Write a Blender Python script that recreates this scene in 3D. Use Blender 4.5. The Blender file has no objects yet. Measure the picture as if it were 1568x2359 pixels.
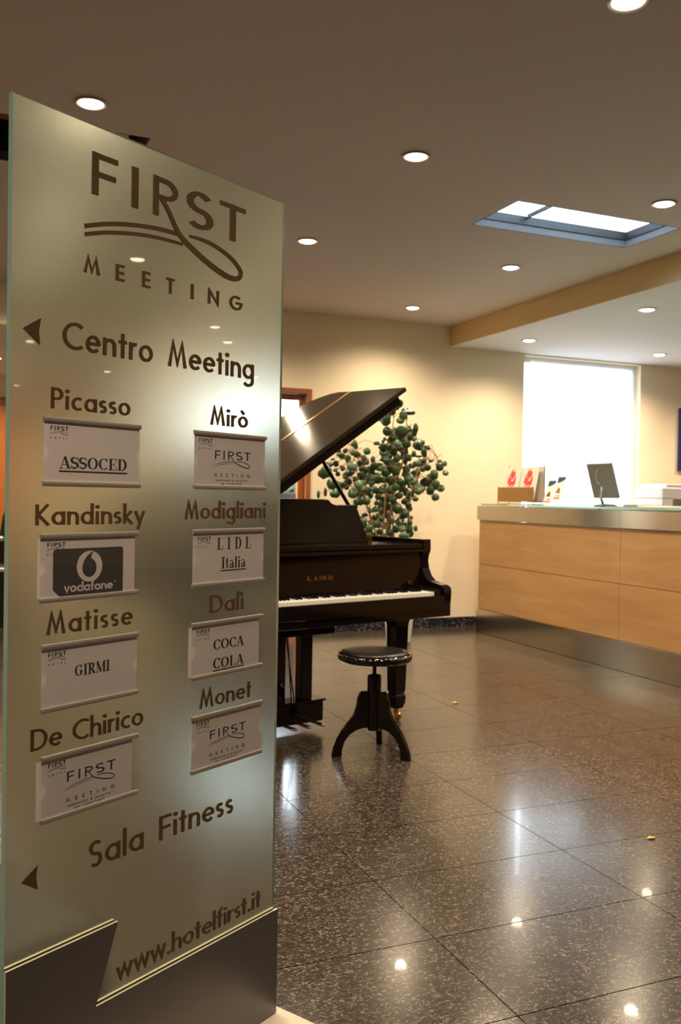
import bpy, bmesh, math, random
from mathutils import Vector, Matrix
random.seed(7)
SC = bpy.context.scene
COL = SC.collection
PI = math.pi

# ------------------------------------------------------------------ camera, sky, exposure
EYE = Vector((0, 0, 1.22))
YAW, PITCH, ROLL = 0.400, -0.0180, 0.0170
cyw, syw = math.cos(YAW), math.sin(YAW)
fwd = Vector((syw*math.cos(PITCH), cyw*math.cos(PITCH), math.sin(PITCH)))
rt = Vector((cyw, -syw, 0)); up = rt.cross(fwd)
rt2 = rt*math.cos(ROLL) + up*math.sin(ROLL); up2 = -rt*math.sin(ROLL) + up*math.cos(ROLL)
cam = bpy.data.cameras.new('camera'); camo = bpy.data.objects.new('camera', cam); COL.objects.link(camo)
camo.matrix_world = Matrix(((rt2.x, up2.x, -fwd.x, EYE.x), (rt2.y, up2.y, -fwd.y, EYE.y), (rt2.z, up2.z, -fwd.z, EYE.z), (0, 0, 0, 1)))
cam.sensor_fit = 'HORIZONTAL'; cam.sensor_width = 15.7; cam.lens = 2100/1568*15.7
cam.dof.use_dof = True; cam.dof.focus_distance = 1.95; cam.dof.aperture_fstop = 5.0
cam.clip_start = 0.05
SC.camera = camo
w = bpy.data.worlds.new('sky'); SC.world = w; w.use_nodes = True
wb = w.node_tree.nodes['Background']; wb.inputs[0].default_value = (0.80, 0.90, 1.0, 1); wb.inputs[1].default_value = 30.0
SC.view_settings.view_transform = 'Standard'; SC.view_settings.look = 'None'
SC.view_settings.gamma = 1; SC.view_settings.use_curve_mapping = False
SC.view_settings.exposure = 0.0
SC.cycles.max_bounces = 10; SC.cycles.transmission_bounces = 8; SC.cycles.glossy_bounces = 5; SC.cycles.diffuse_bounces = 5
SC.cycles.sample_clamp_indirect = 6
LAMP_W = 135.0
LAMP_COL = (1.0, 0.80, 0.55)

# ------------------------------------------------------------------ materials
MATS = {}
def mat(name, col, rough=0.5, metal=0.0, coat=0.0, emis=None, var=0.0, vscale=20.0, bump=0.0, spec=0.5, stretch=None):
    if name in MATS: return MATS[name]
    m = bpy.data.materials.new(name); m.use_nodes = True; nt = m.node_tree
    b = nt.nodes['Principled BSDF']
    b.inputs['Base Color'].default_value = (*col, 1); b.inputs['Roughness'].default_value = rough
    b.inputs['Metallic'].default_value = metal; b.inputs['Coat Weight'].default_value = coat
    b.inputs['Coat Roughness'].default_value = 0.03; b.inputs['Specular IOR Level'].default_value = spec
    if emis: b.inputs['Emission Color'].default_value = (*emis[0], 1); b.inputs['Emission Strength'].default_value = emis[1]
    if var or bump:
        tc = nt.nodes.new('ShaderNodeTexCoord'); mp = nt.nodes.new('ShaderNodeMapping')
        if stretch: mp.inputs['Scale'].default_value = stretch
        n = nt.nodes.new('ShaderNodeTexNoise'); n.inputs['Scale'].default_value = vscale; n.inputs['Detail'].default_value = 5
        nt.links.new(tc.outputs['Object'], mp.inputs[0]); nt.links.new(mp.outputs[0], n.inputs['Vector'])
        if var:
            mx = nt.nodes.new('ShaderNodeMix'); mx.data_type = 'RGBA'
            mx.inputs['A'].default_value = (*[c*(1-var) for c in col], 1); mx.inputs['B'].default_value = (*[min(1, c*(1+var)) for c in col], 1)
            nt.links.new(n.outputs['Fac'], mx.inputs['Factor']); nt.links.new(mx.outputs['Result'], b.inputs['Base Color'])
        if bump:
            bp = nt.nodes.new('ShaderNodeBump'); bp.inputs['Strength'].default_value = bump; bp.inputs['Distance'].default_value = 0.002
            nt.links.new(n.outputs['Fac'], bp.inputs['Height']); nt.links.new(bp.outputs[0], b.inputs['Normal'])
    MATS[name] = m; return m

def granite(name, dark, mid, light, scale=95, rough=0.16, tint=0.0):
    m = bpy.data.materials.new(name); m.use_nodes = True; nt = m.node_tree; L = nt.links.new
    b = nt.nodes['Principled BSDF']
    g = nt.nodes.new('ShaderNodeNewGeometry')
    n = nt.nodes.new('ShaderNodeTexNoise'); n.inputs['Scale'].default_value = scale*0.45; n.inputs['Detail'].default_value = 2
    L(g.outputs['Position'], n.inputs['Vector'])
    vm = nt.nodes.new('ShaderNodeVectorMath'); vm.operation = 'SCALE'; vm.inputs['Scale'].default_value = 0.022
    L(n.outputs['Color'], vm.inputs[0])
    va = nt.nodes.new('ShaderNodeVectorMath'); va.operation = 'ADD'
    L(g.outputs['Position'], va.inputs[0]); L(vm.outputs[0], va.inputs[1])
    mp = nt.nodes.new('ShaderNodeMapping'); mp.inputs['Rotation'].default_value = (0, 0, 0.5); mp.inputs['Scale'].default_value = (0.62, 1.3, 1)
    L(va.outputs[0], mp.inputs[0])
    v = nt.nodes.new('ShaderNodeTexVoronoi'); v.inputs['Scale'].default_value = scale
    L(mp.outputs[0], v.inputs['Vector'])
    sp = nt.nodes.new('ShaderNodeSeparateColor'); L(v.outputs['Color'], sp.inputs[0])
    r = nt.nodes.new('ShaderNodeValToRGB'); cr = r.color_ramp; cr.interpolation = 'CONSTANT'
    cr.elements[0].position = 0; cr.elements[0].color = (*dark, 1)
    cr.elements[1].position = 0.50; cr.elements[1].color = (*mid, 1)
    e = cr.elements.new(0.80); e.color = (*light, 1); e = cr.elements.new(0.93); e.color = (*[c*0.55 for c in light], 1)
    L(sp.outputs[0], r.inputs[0])
    n2 = nt.nodes.new('ShaderNodeTexNoise'); n2.inputs['Scale'].default_value = 1.3; L(g.outputs['Position'], n2.inputs['Vector'])
    mx = nt.nodes.new('ShaderNodeMix'); mx.data_type = 'RGBA'; mx.blend_type = 'MULTIPLY'; mx.inputs['Factor'].default_value = 0.35
    L(r.outputs[0], mx.inputs['A']); L(n2.outputs['Fac'], mx.inputs['B'])
    L(mx.outputs['Result'], b.inputs['Base Color'])
    n3 = nt.nodes.new('ShaderNodeTexNoise'); n3.inputs['Scale'].default_value = 2.2; n3.inputs['Detail'].default_value = 4; L(g.outputs['Position'], n3.inputs['Vector'])
    mr = nt.nodes.new('ShaderNodeMapRange'); mr.inputs['To Min'].default_value = rough*0.75; mr.inputs['To Max'].default_value = rough*1.35
    L(n3.outputs['Fac'], mr.inputs[0]); L(mr.outputs[0], b.inputs['Roughness'])
    b.inputs['Specular IOR Level'].default_value = 0.55
    b.inputs['Specular IOR Level'].default_value = 0.33
    MATS[name] = m; return m

M_floor = granite('polished_granite', (0.022, 0.016, 0.012), (0.048, 0.035, 0.027), (0.15, 0.115, 0.088), scale=195, rough=0.18)
_b = M_floor.node_tree.nodes['Principled BSDF']; _b.inputs['Coat Weight'].default_value = 0.06; _b.inputs['Coat Roughness'].default_value = 0.03
M_grout = mat('dark_joint', (0.010, 0.008, 0.006), 0.8)
M_base = granite('dark_granite_skirting', (0.012, 0.012, 0.018), (0.03, 0.03, 0.04), (0.14, 0.14, 0.16), rough=0.2)
M_wall = mat('cream_plaster', (0.84, 0.72, 0.53), 0.75, var=0.05, vscale=1.6, bump=0.15)
M_beam = mat('beam_paint', (0.72, 0.52, 0.26), 0.75, var=0.03, vscale=2, bump=0.1)
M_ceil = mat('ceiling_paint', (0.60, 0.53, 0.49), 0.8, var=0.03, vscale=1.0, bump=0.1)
M_white = mat('white_paint', (0.80, 0.80, 0.80), 0.6, var=0.02)
M_grey = mat('grey_reveal_paint', (0.085, 0.08, 0.08), 0.7, var=0.04)
M_darkframe = mat('dark_profile_unlit_shaft', (0.010, 0.009, 0.008), 0.5, var=0.1)
M_black = mat('black_piano_lacquer', (0.005, 0.003, 0.003), 0.06, coat=0.0, var=0.1, spec=0.42)
M_lid = mat('satin_lid_lacquer', (0.020, 0.014, 0.009), 0.13, var=0.1, spec=0.32)
M_leather = mat('black_leather', (0.008, 0.006, 0.005), 0.30, var=0.2, vscale=60, bump=0.25, spec=0.35)
M_brass = mat('brass', (0.75, 0.50, 0.16), 0.22, 1.0, var=0.08)
M_gold = mat('gold_iron_plate', (0.50, 0.33, 0.10), 0.4, 0.8, var=0.1)
M_ivory = mat('white_key_plastic', (0.80, 0.77, 0.70), 0.2, coat=0.3, var=0.02)
M_letter = mat('bronze_anodised_metal', (0.24, 0.155, 0.09), 0.27, 0.9, var=0.06, vscale=90, stretch=(1, 1, 8))
M_alu = mat('satin_aluminium', (0.50, 0.46, 0.42), 0.42, 0.85, var=0.05, vscale=60, stretch=(1, 8, 8))
M_sheet = mat('brushed_sheet_metal', (0.17, 0.16, 0.165), 0.40, 0.85, var=0.05, vscale=40, stretch=(10, 1, 0.5))
M_edge = mat('cut_sheet_edge', (0.85, 0.78, 0.60), 0.35, 0.6, var=0.04)
M_paper = mat('white_card_paper', (0.60, 0.54, 0.54), 0.55, var=0.02, vscale=8)
M_ink = mat('black_ink', (0.018, 0.018, 0.020), 0.5, var=0.1)
M_blue = mat('navy_ink', (0.03, 0.035, 0.08), 0.5, var=0.1)
M_red = mat('red_ink', (0.30, 0.035, 0.03), 0.5, var=0.1)
M_greyink = mat('grey_ink', (0.02, 0.018, 0.02), 0.5, var=0.1)
M_steel = mat('brushed_steel', (0.48, 0.43, 0.36), 0.17, 1.0, var=0.06, vscale=30, stretch=(1, 0.3, 30))
M_leaf = mat('leaf_green', (0.030, 0.075, 0.022), 0.38, var=0.45, vscale=9, coat=0.15)
M_leaf2 = mat('leaf_pale_green', (0.060, 0.11, 0.045), 0.42, var=0.35, vscale=9)
M_leaf3 = mat('leaf_dark_green', (0.020, 0.055, 0.020), 0.34, var=0.4, vscale=9, coat=0.2)
M_bark = mat('brown_bark', (0.22, 0.11, 0.05), 0.8, var=0.3, vscale=50, bump=0.4)
M_soil = mat('potting_soil', (0.03, 0.02, 0.014), 0.95, var=0.4, vscale=80, bump=0.8)
M_pot = mat('pale_grey_pot', (0.55, 0.55, 0.50), 0.5, var=0.05, bump=0.1)
M_wood2 = mat('orange_stained_wood', (0.42, 0.13, 0.03), 0.4, coat=0.2, var=0.3, vscale=12, stretch=(8, 8, 0.7))
M_wood3 = mat('red_brown_frame_wood', (0.30, 0.10, 0.04), 0.4, coat=0.2, var=0.25, vscale=12, stretch=(8, 8, 0.7))
M_plast = mat('white_plastic', (0.70, 0.68, 0.72), 0.4, var=0.02)
M_dplast = mat('dark_plastic', (0.03, 0.03, 0.03), 0.4, var=0.1)
M_mon = mat('grey_monitor_plastic', (0.13, 0.115, 0.10), 0.35, var=0.08)
M_screen = mat('dark_screen', (0.01, 0.01, 0.012), 0.1, coat=1.0, var=0.05)
M_bronzeplex = mat('bronze_mirror_acrylic', (0.30, 0.15, 0.03), 0.10, 0.7, coat=0.6, var=0.15, vscale=3)
M_flower = mat('red_flower_print', (0.75, 0.05, 0.05), 0.5, var=0.2, vscale=90)
M_cardw = mat('glossy_white_card', (0.82, 0.74, 0.70), 0.35, var=0.03)
M_yel = mat('yellow_print', (0.70, 0.55, 0.08), 0.5, var=0.1)
M_bluefr = mat('blue_frame_lacquer', (0.02, 0.03, 0.14), 0.35, var=0.1)
M_pic = mat('pale_blue_print', (0.45, 0.62, 0.66), 0.5, var=0.2, vscale=4)
M_green = mat('green_grey_cover', (0.28, 0.33, 0.25), 0.5, var=0.15)
M_stone = mat('beige_stone', (0.48, 0.42, 0.34), 0.4, var=0.08, vscale=14, bump=0.1)
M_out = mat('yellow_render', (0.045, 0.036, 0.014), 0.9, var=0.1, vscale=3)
M_asph = mat('grey_paving', (0.20, 0.20, 0.20), 0.9, var=0.1)
M_leafd = mat('ochre_dry_leaf', (0.50, 0.27, 0.04), 0.6, var=0.2, vscale=80)
M_car = mat('grey_car_paint', (0.05, 0.055, 0.06), 0.3, coat=0.6, var=0.05)
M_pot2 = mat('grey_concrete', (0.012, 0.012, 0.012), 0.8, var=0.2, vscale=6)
M_glow = mat('lamp_glass', (1, 0.9, 0.7), 0.5, emis=((1.0, 0.86, 0.60), 30.0))
M_studs = mat('brass_stud', (0.55, 0.36, 0.16), 0.15, 1.0, var=0.1)

def beech():
    m = bpy.data.materials.new('beech_veneer'); m.use_nodes = True; nt = m.node_tree; L = nt.links.new
    b = nt.nodes['Principled BSDF']; g = nt.nodes.new('ShaderNodeNewGeometry')
    mp = nt.nodes.new('ShaderNodeMapping'); mp.inputs['Scale'].default_value = (1, 0.55, 5)
    L(g.outputs['Position'], mp.inputs[0])
    n = nt.nodes.new('ShaderNodeTexNoise'); n.inputs['Scale'].default_value = 2.2; n.inputs['Detail'].default_value = 8; n.inputs['Distortion'].default_value = 1.2
    L(mp.outputs[0], n.inputs['Vector'])
    r = nt.nodes.new('ShaderNodeValToRGB'); cr = r.color_ramp
    cr.elements[0].position = 0.3; cr.elements[0].color = (0.36, 0.18, 0.062, 1); cr.elements[1].position = 0.72; cr.elements[1].color = (0.45, 0.25, 0.095, 1)
    L(n.outputs['Fac'], r.inputs[0]); L(r.outputs[0], b.inputs['Base Color'])
    b.inputs['Roughness'].default_value = 0.38; b.inputs['Coat Weight'].default_value = 0.15
    MATS['beech'] = m; return m
M_beech = beech()

def glassmat(name, col, rough=0.0, ior=1.45):
    m = bpy.data.materials.new(name); m.use_nodes = True; b = m.node_tree.nodes['Principled BSDF']
    b.inputs['Base Color'].default_value = (*col, 1); b.inputs['Roughness'].default_value = rough
    b.inputs['Transmission Weight'].default_value = 1.0; b.inputs['IOR'].default_value = ior
    return m
M_teal = glassmat('teal_glass_edge', (0.42, 0.66, 0.60), 0.08)
M_teal.node_tree.nodes['Principled BSDF'].inputs['Transmission Weight'].default_value = 0.55
def front_fresnel(nt):
    # mirror-like sheen only where a ray meets the outside of the sheet
    fr = nt.nodes.new('ShaderNodeFresnel'); fr.inputs[0].default_value = 1.45
    ge = nt.nodes.new('ShaderNodeNewGeometry'); inv = nt.nodes.new('ShaderNodeMath'); inv.operation = 'SUBTRACT'; inv.inputs[0].default_value = 1.0
    nt.links.new(ge.outputs['Backfacing'], inv.inputs[1])
    mu = nt.nodes.new('ShaderNodeMath'); mu.operation = 'MULTIPLY'; nt.links.new(fr.outputs[0], mu.inputs[0]); nt.links.new(inv.outputs[0], mu.inputs[1])
    return mu.outputs[0]
def thinpane(name, tint, gloss=0.06, rough=0.0):
    m = bpy.data.materials.new(name); m.use_nodes = True; nt = m.node_tree; L = nt.links.new
    nt.nodes.remove(nt.nodes['Principled BSDF']); out = nt.nodes['Material Output']
    t = nt.nodes.new('ShaderNodeBsdfTransparent'); t.inputs[0].default_value = (*tint, 1)
    g = nt.nodes.new('ShaderNodeBsdfGlossy'); g.inputs['Roughness'].default_value = rough
    fr = front_fresnel(nt)
    mx = nt.nodes.new('ShaderNodeMixShader'); L(fr, mx.inputs[0]); L(t.outputs[0], mx.inputs[1]); L(g.outputs[0], mx.inputs[2])
    L(mx.outputs[0], out.inputs[0]); return m
M_pane = thinpane('clear_pane', (0.96, 0.98, 0.98))
M_skypane = thinpane('tinted_skylight_pane', (0.58, 0.62, 0.66))
M_cover = thinpane('clear_acrylic_cover', (0.97, 0.97, 0.97))
def frosted():
    # satin-etched glass: clear polished front, light scattered through and back by the etching
    m = bpy.data.materials.new('satin_etched_glass'); m.use_nodes = True; nt = m.node_tree; L = nt.links.new
    nt.nodes.remove(nt.nodes['Principled BSDF']); out = nt.nodes['Material Output']
    rf = nt.nodes.new('ShaderNodeBsdfRefraction'); rf.inputs['Color'].default_value = (0.82, 0.84, 0.77, 1); rf.distribution = 'GGX'; rf.inputs['Roughness'].default_value = 0.25; rf.inputs['IOR'].default_value = 1.45
    tr = nt.nodes.new('ShaderNodeBsdfTranslucent'); tr.inputs['Color'].default_value = (0.92, 0.93, 0.84, 1)
    df = nt.nodes.new('ShaderNodeBsdfDiffuse'); df.inputs['Color'].default_value = (0.72, 0.74, 0.66, 1)
    n = nt.nodes.new('ShaderNodeTexNoise'); n.inputs['Scale'].default_value = 400
    m1 = nt.nodes.new('ShaderNodeMixShader'); m1.inputs[0].default_value = 0.18; L(tr.outputs[0], m1.inputs[1]); L(df.outputs[0], m1.inputs[2])
    m2 = nt.nodes.new('ShaderNodeMixShader'); mr = nt.nodes.new('ShaderNodeMapRange'); mr.inputs['To Min'].default_value = 0.025; mr.inputs['To Max'].default_value = 0.04
    L(n.outputs['Fac'], mr.inputs[0]); L(mr.outputs[0], m2.inputs[0]); L(rf.outputs[0], m2.inputs[1]); L(m1.outputs[0], m2.inputs[2])
    g = nt.nodes.new('ShaderNodeBsdfGlossy'); g.inputs['Roughness'].default_value = 0.02
    m3 = nt.nodes.new('ShaderNodeMixShader'); L(front_fresnel(nt), m3.inputs[0]); L(m2.outputs[0], m3.inputs[1]); L(g.outputs[0], m3.inputs[2])
    L(m3.outputs[0], out.inputs[0]); return m
M_frost = frosted()
def curtain():
    m = bpy.data.materials.new('white_roller_blind'); m.use_nodes = True; nt = m.node_tree; L = nt.links.new
    nt.nodes.remove(nt.nodes['Principled BSDF']); out = nt.nodes['Material Output']
    tr = nt.nodes.new('ShaderNodeBsdfTranslucent'); tr.inputs['Color'].default_value = (0.95, 0.95, 0.95, 1)
    df = nt.nodes.new('ShaderNodeBsdfDiffuse'); df.inputs['Color'].default_value = (0.9, 0.9, 0.9, 1)
    w_ = nt.nodes.new('ShaderNodeTexWave'); w_.inputs['Scale'].default_value = 60
    mr = nt.nodes.new('ShaderNodeMapRange'); mr.inputs['To Min'].default_value = 0.26; mr.inputs['To Max'].default_value = 0.30
    L(w_.outputs['Fac'], mr.inputs[0])
    mx = nt.nodes.new('ShaderNodeMixShader'); L(mr.outputs[0], mx.inputs[0]); L(tr.outputs[0], mx.inputs[1]); L(df.outputs[0], mx.inputs[2]); L(mx.outputs[0], out.inputs[0])
    return m
M_curt = curtain()

# ------------------------------------------------------------------ helpers
def obj(name, bm, m, parent=None, smooth=False, bev=0.0):
    me = bpy.data.meshes.new(name)
    bmesh.ops.remove_doubles(bm, verts=bm.verts, dist=1e-6) if smooth else None
    bm.normal_update(); bm.to_mesh(me); bm.free()
    for mm in (m if isinstance(m, (list, tuple)) else [m]): me.materials.append(mm)
    if smooth: me.polygons.foreach_set('use_smooth', [True]*len(me.polygons))
    o = bpy.data.objects.new(name, me); COL.objects.link(o)
    if parent: o.parent = parent
    if bev:
        b = o.modifiers.new('bevel', 'BEVEL'); b.width = bev; b.segments = 2; b.limit_method = 'ANGLE'; b.harden_normals = False
    return o
def mesh_obj(name, me, parent):
    o = bpy.data.objects.new(name, me); COL.objects.link(o); o.parent = parent; return o
def tag(o, label=None, cat=None, group=None, kind=None):
    if label: o['label'] = label
    if cat: o['category'] = cat
    if group: o['group'] = group
    if kind: o['kind'] = kind
    return o
def empty(name, loc=(0, 0, 0), rz=0.0):
    o = bpy.data.objects.new(name, None); COL.objects.link(o); o.location = loc; o.rotation_euler = (0, 0, rz); o.empty_display_size = 0.05; return o
def box(bm, x0, x1, y0, y1, z0, z1, mi=0):
    vs = [bm.verts.new((x, y, z)) for z in (z0, z1) for y in (y0, y1) for x in (x0, x1)]
    for f in ((0, 2, 3, 1), (4, 5, 7, 6), (0, 1, 5, 4), (2, 6, 7, 3), (0, 4, 6, 2), (1, 3, 7, 5)):
        bm.faces.new([vs[i] for i in f]).material_index = mi
    return vs
def B(x0, x1, y0, y1, z0, z1, mi=0):
    bm = bmesh.new(); box(bm, x0, x1, y0, y1, z0, z1, mi); return bm
def lathe(bm, prof, n=32, c=(0, 0, 0), cap=True):
    rings = []
    for r, z in prof:
        rings.append([bm.verts.new((c[0]+r*math.cos(2*PI*i/n), c[1]+r*math.sin(2*PI*i/n), c[2]+z)) for i in range(n)])
    for a, b in zip(rings, rings[1:]):
        for i in range(n): bm.faces.new((a[i], a[(i+1) % n], b[(i+1) % n], b[i]))
    if cap: bm.faces.new(rings[0][::-1]); bm.faces.new(rings[-1])
def prism(bm, poly, h0, h1, f, mi=0):
    """poly 2-D outline, f(p, q, h) -> 3-D point"""
    n = len(poly)
    a = [bm.verts.new(f(p, q, h0)) for p, q in poly]; b = [bm.verts.new(f(p, q, h1)) for p, q in poly]
    fs = [bm.faces.new(a[::-1]), bm.faces.new(b)]
    for i in range(n): fs.append(bm.faces.new((a[i], a[(i+1) % n], b[(i+1) % n], b[i])))
    for x in fs: x.material_index = mi
    bmesh.ops.recalc_face_normals(bm, faces=fs)
def tube(bm, pts, r, n=8):
    pts = [Vector(p) for p in pts]; rr = r if isinstance(r, (list, tuple)) else [r]*len(pts); rings = []
    for i, p in enumerate(pts):
        d = (pts[min(i+1, len(pts)-1)]-pts[max(i-1, 0)]).normalized()
        s = d.cross(Vector((0.13, 0.2, 0.97)));
        if s.length < 0.1: s = d.cross(Vector((1, 0, 0)))
        s.normalize(); t = d.cross(s)
        rings.append([bm.verts.new(p+(s*math.cos(2*PI*k/n)+t*math.sin(2*PI*k/n))*rr[i]) for k in range(n)])
    for a, b in zip(rings, rings[1:]):
        for k in range(n): bm.faces.new((a[k], a[(k+1) % n], b[(k+1) % n], b[k]))
    bm.faces.new(rings[0][::-1]); bm.faces.new(rings[-1])

# ------------------------------------------------------------------ lettering (own stroke font, cap height 1)
def arc(cx, cy, rx, ry, a0, a1, n=14):
    return [(cx+rx*math.cos(math.radians(a0+(a1-a0)*i/n)), cy+ry*math.sin(math.radians(a0+(a1-a0)*i/n))) for i in range(n+1)]
H = 0.07
def S_(wd, ht, w=H):
    rx = wd/2-w; ry = (ht/2-w/1.0)/2+0.0; cx = wd/2
    t = arc(cx, ht-w-ry, rx, ry, 35, 270); b = arc(cx, w+ry, rx, ry, 90, -145)
    k = (ht-2*w-4*ry)
    return t[:-1] + [(cx, ht/2)] + b[1:]
O_ = lambda cx: arc(cx, .33, .235, .262, 0, 360, 26)
G = {
 'F': (.52, [[(H, 0), (H, 1)], [(H, .93), (.52, .93)], [(H, .50), (.48, .50)]]),
 'I': (.14, [[(H, 0), (H, 1)]]),
 'R': (.60, [[(H, 0), (H, 1)], [(H, .93), (.28, .93)]+arc(.28, .71, .23, .22, 90, -90)[1:]+[(H, .49)], [(.26, .49), (.54, 0)]]),
 'r0': (.60, [[(H, 0), (H, 1)], [(H, .93), (.28, .93)]+arc(.28, .71, .25, .22, 90, -90)[1:]+[(H, .49)]]),
 'S': (.52, [S_(.52, 1)]),
 'T': (.58, [[(.29, 0), (.29, 1)], [(0, .93), (.58, .93)]]),
 'M': (.88, [[(.07, 0), (.23, .98), (.44, .14), (.65, .98), (.81, 0)]]),
 'E': (.48, [[(H, 0), (H, 1)], [(H, .93), (.48, .93)], [(H, .50), (.45, .50)], [(H, H), (.48, H)]]),
 'L': (.42, [[(H, 0), (H, 1)], [(H, H), (.42, H)]]),
 'N': (.72, [[(H, 0), (H, .93), (.65, .07), (.65, 1)]]),
 'G': (.84, [arc(.48, .5, .42, .43, 50, 360, 26)+[(.48, .5)]]),
 'C': (.76, [arc(.48, .5, .42, .43, 52, 308, 24)]),
 'O': (.96, [arc(.48, .5, .41, .43, 0, 360, 30)]),
 'Q': (.96, [arc(.48, .5, .41, .43, 0, 360, 30), [(.55, .3), (.9, -.05)]]),
 'U': (.66, [[(H, 1), (H, .33)]+arc(.33, .33, .26, .26, 180, 360)[1:]+[(.59, 1)]]),
 'V': (.74, [[(.05, 1), (.37, .05), (.69, 1)]]),
 'A': (.76, [[(.05, 0), (.38, .98), (.71, 0)], [(.18, .30), (.58, .30)]]),
 'H': (.66, [[(H, 0), (H, 1)], [(.59, 0), (.59, 1)], [(H, .52), (.59, .52)]]),
 'Z': (.60, [[(.05, .93), (.52, .93), (.06, .07), (.58, .07)]]),
 'P': (.54, [[(H, 0), (H, 1)], [(H, .93), (.26, .93)]+arc(.26, .70, .22, .23, 90, -90)[1:]+[(H, .47)]]),
 'K': (.62, [[(H, 0), (H, 1)], [(.54, 1), (.12, .50), (.58, 0)]]),
 'D': (.74, [[(H, 0), (H, 1)], [(H, .93), (.25, .93)]+arc(.25, .5, .42, .43, 90, -90, 20)[1:]+[(H, .07)]]),
 '&': (.70, [[(.66, .0), (.18, .72)]+arc(.32, .80, .15, .13, 200, -20)[1:]+[(.14, .40)]+arc(.28, .24, .20, .17, 160, 330)[1:]+[(.62, .42)]]),
 'a': (.60, [O_(.30), [(.535, 0), (.535, .66)]]),
 'd': (.60, [O_(.30), [(.535, 0), (.535, 1.06)]]),
 'b': (.60, [O_(.30), [(.065, 0), (.065, 1.06)]]),
 'c': (.50, [arc(.31, .33, .24, .262, 55, 305, 18)]),
 'e': (.58, [[(.08, .34), (.51, .34)]+arc(.30, .33, .23, .262, 8, 318, 22)]),
 'o': (.60, [O_(.30)]),
 'g': (.60, [O_(.30), [(.535, .66), (.535, -.08)]+arc(.30, -.08, .235, .20, 0, -150)[1:]]),
 'f': (.34, [[(.17, 0), (.17, .85)]+arc(.31, .85, .14, .14, 180, 80)[1:], [(.02, .60), (.34, .60)]]),
 'h': (.54, [[(.07, 0), (.07, 1.06)], arc(.27, .39, .20, .20, 180, 0)+[(.47, 0)]]),
 'n': (.54, [[(.07, 0), (.07, .66)], arc(.27, .39, .20, .20, 180, 0)+[(.47, 0)]]),
 'i': (.17, [[(.085, 0), (.085, .66)], ('P', arc(.085, .88, .095, .095, 0, 360, 12)[:-1])]),
 'k': (.50, [[(.07, 0), (.07, 1.06)], [(.42, .66), (.12, .35), (.46, 0)]]),
 'l': (.14, [[(.07, 0), (.07, 1.06)]]),
 'r': (.32, [[(.07, 0), (.07, .66)], arc(.26, .36, .19, .24, 180, 75)]),
 's': (.38, [S_(.38, .66)]),
 't': (.32, [[(.16, 0), (.16, .92)], [(0, .60), (.32, .60)]]),
 'u': (.54, [[(.07, .66), (.07, .27)]+arc(.27, .27, .20, .20, 180, 360)[1:], [(.47, 0), (.47, .66)]]),
 'v': (.50, [[(.04, .66), (.25, .04), (.46, .66)]]),
 'w': (.78, [[(.03, .66), (.21, .04), (.39, .64), (.57, .04), (.75, .66)]]),
 'y': (.50, [[(.03, .66), (.27, .06)], [(.47, .66), (.16, -.30)]]),
 '.': (.18, [('P', arc(.09, .09, .095, .095, 0, 360, 12)[:-1])]),
 '`o': (.60, [O_(.30), [(.18, .98), (.36, .78)]]),
 '`i': (.17, [[(.095, 0), (.095, .66)], [(-.06, .98), (.12, .78)]]),
 "'": (.14, [[(.07, .78), (.07, 1)]]),
 ' ': (.34, []),
}
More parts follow.
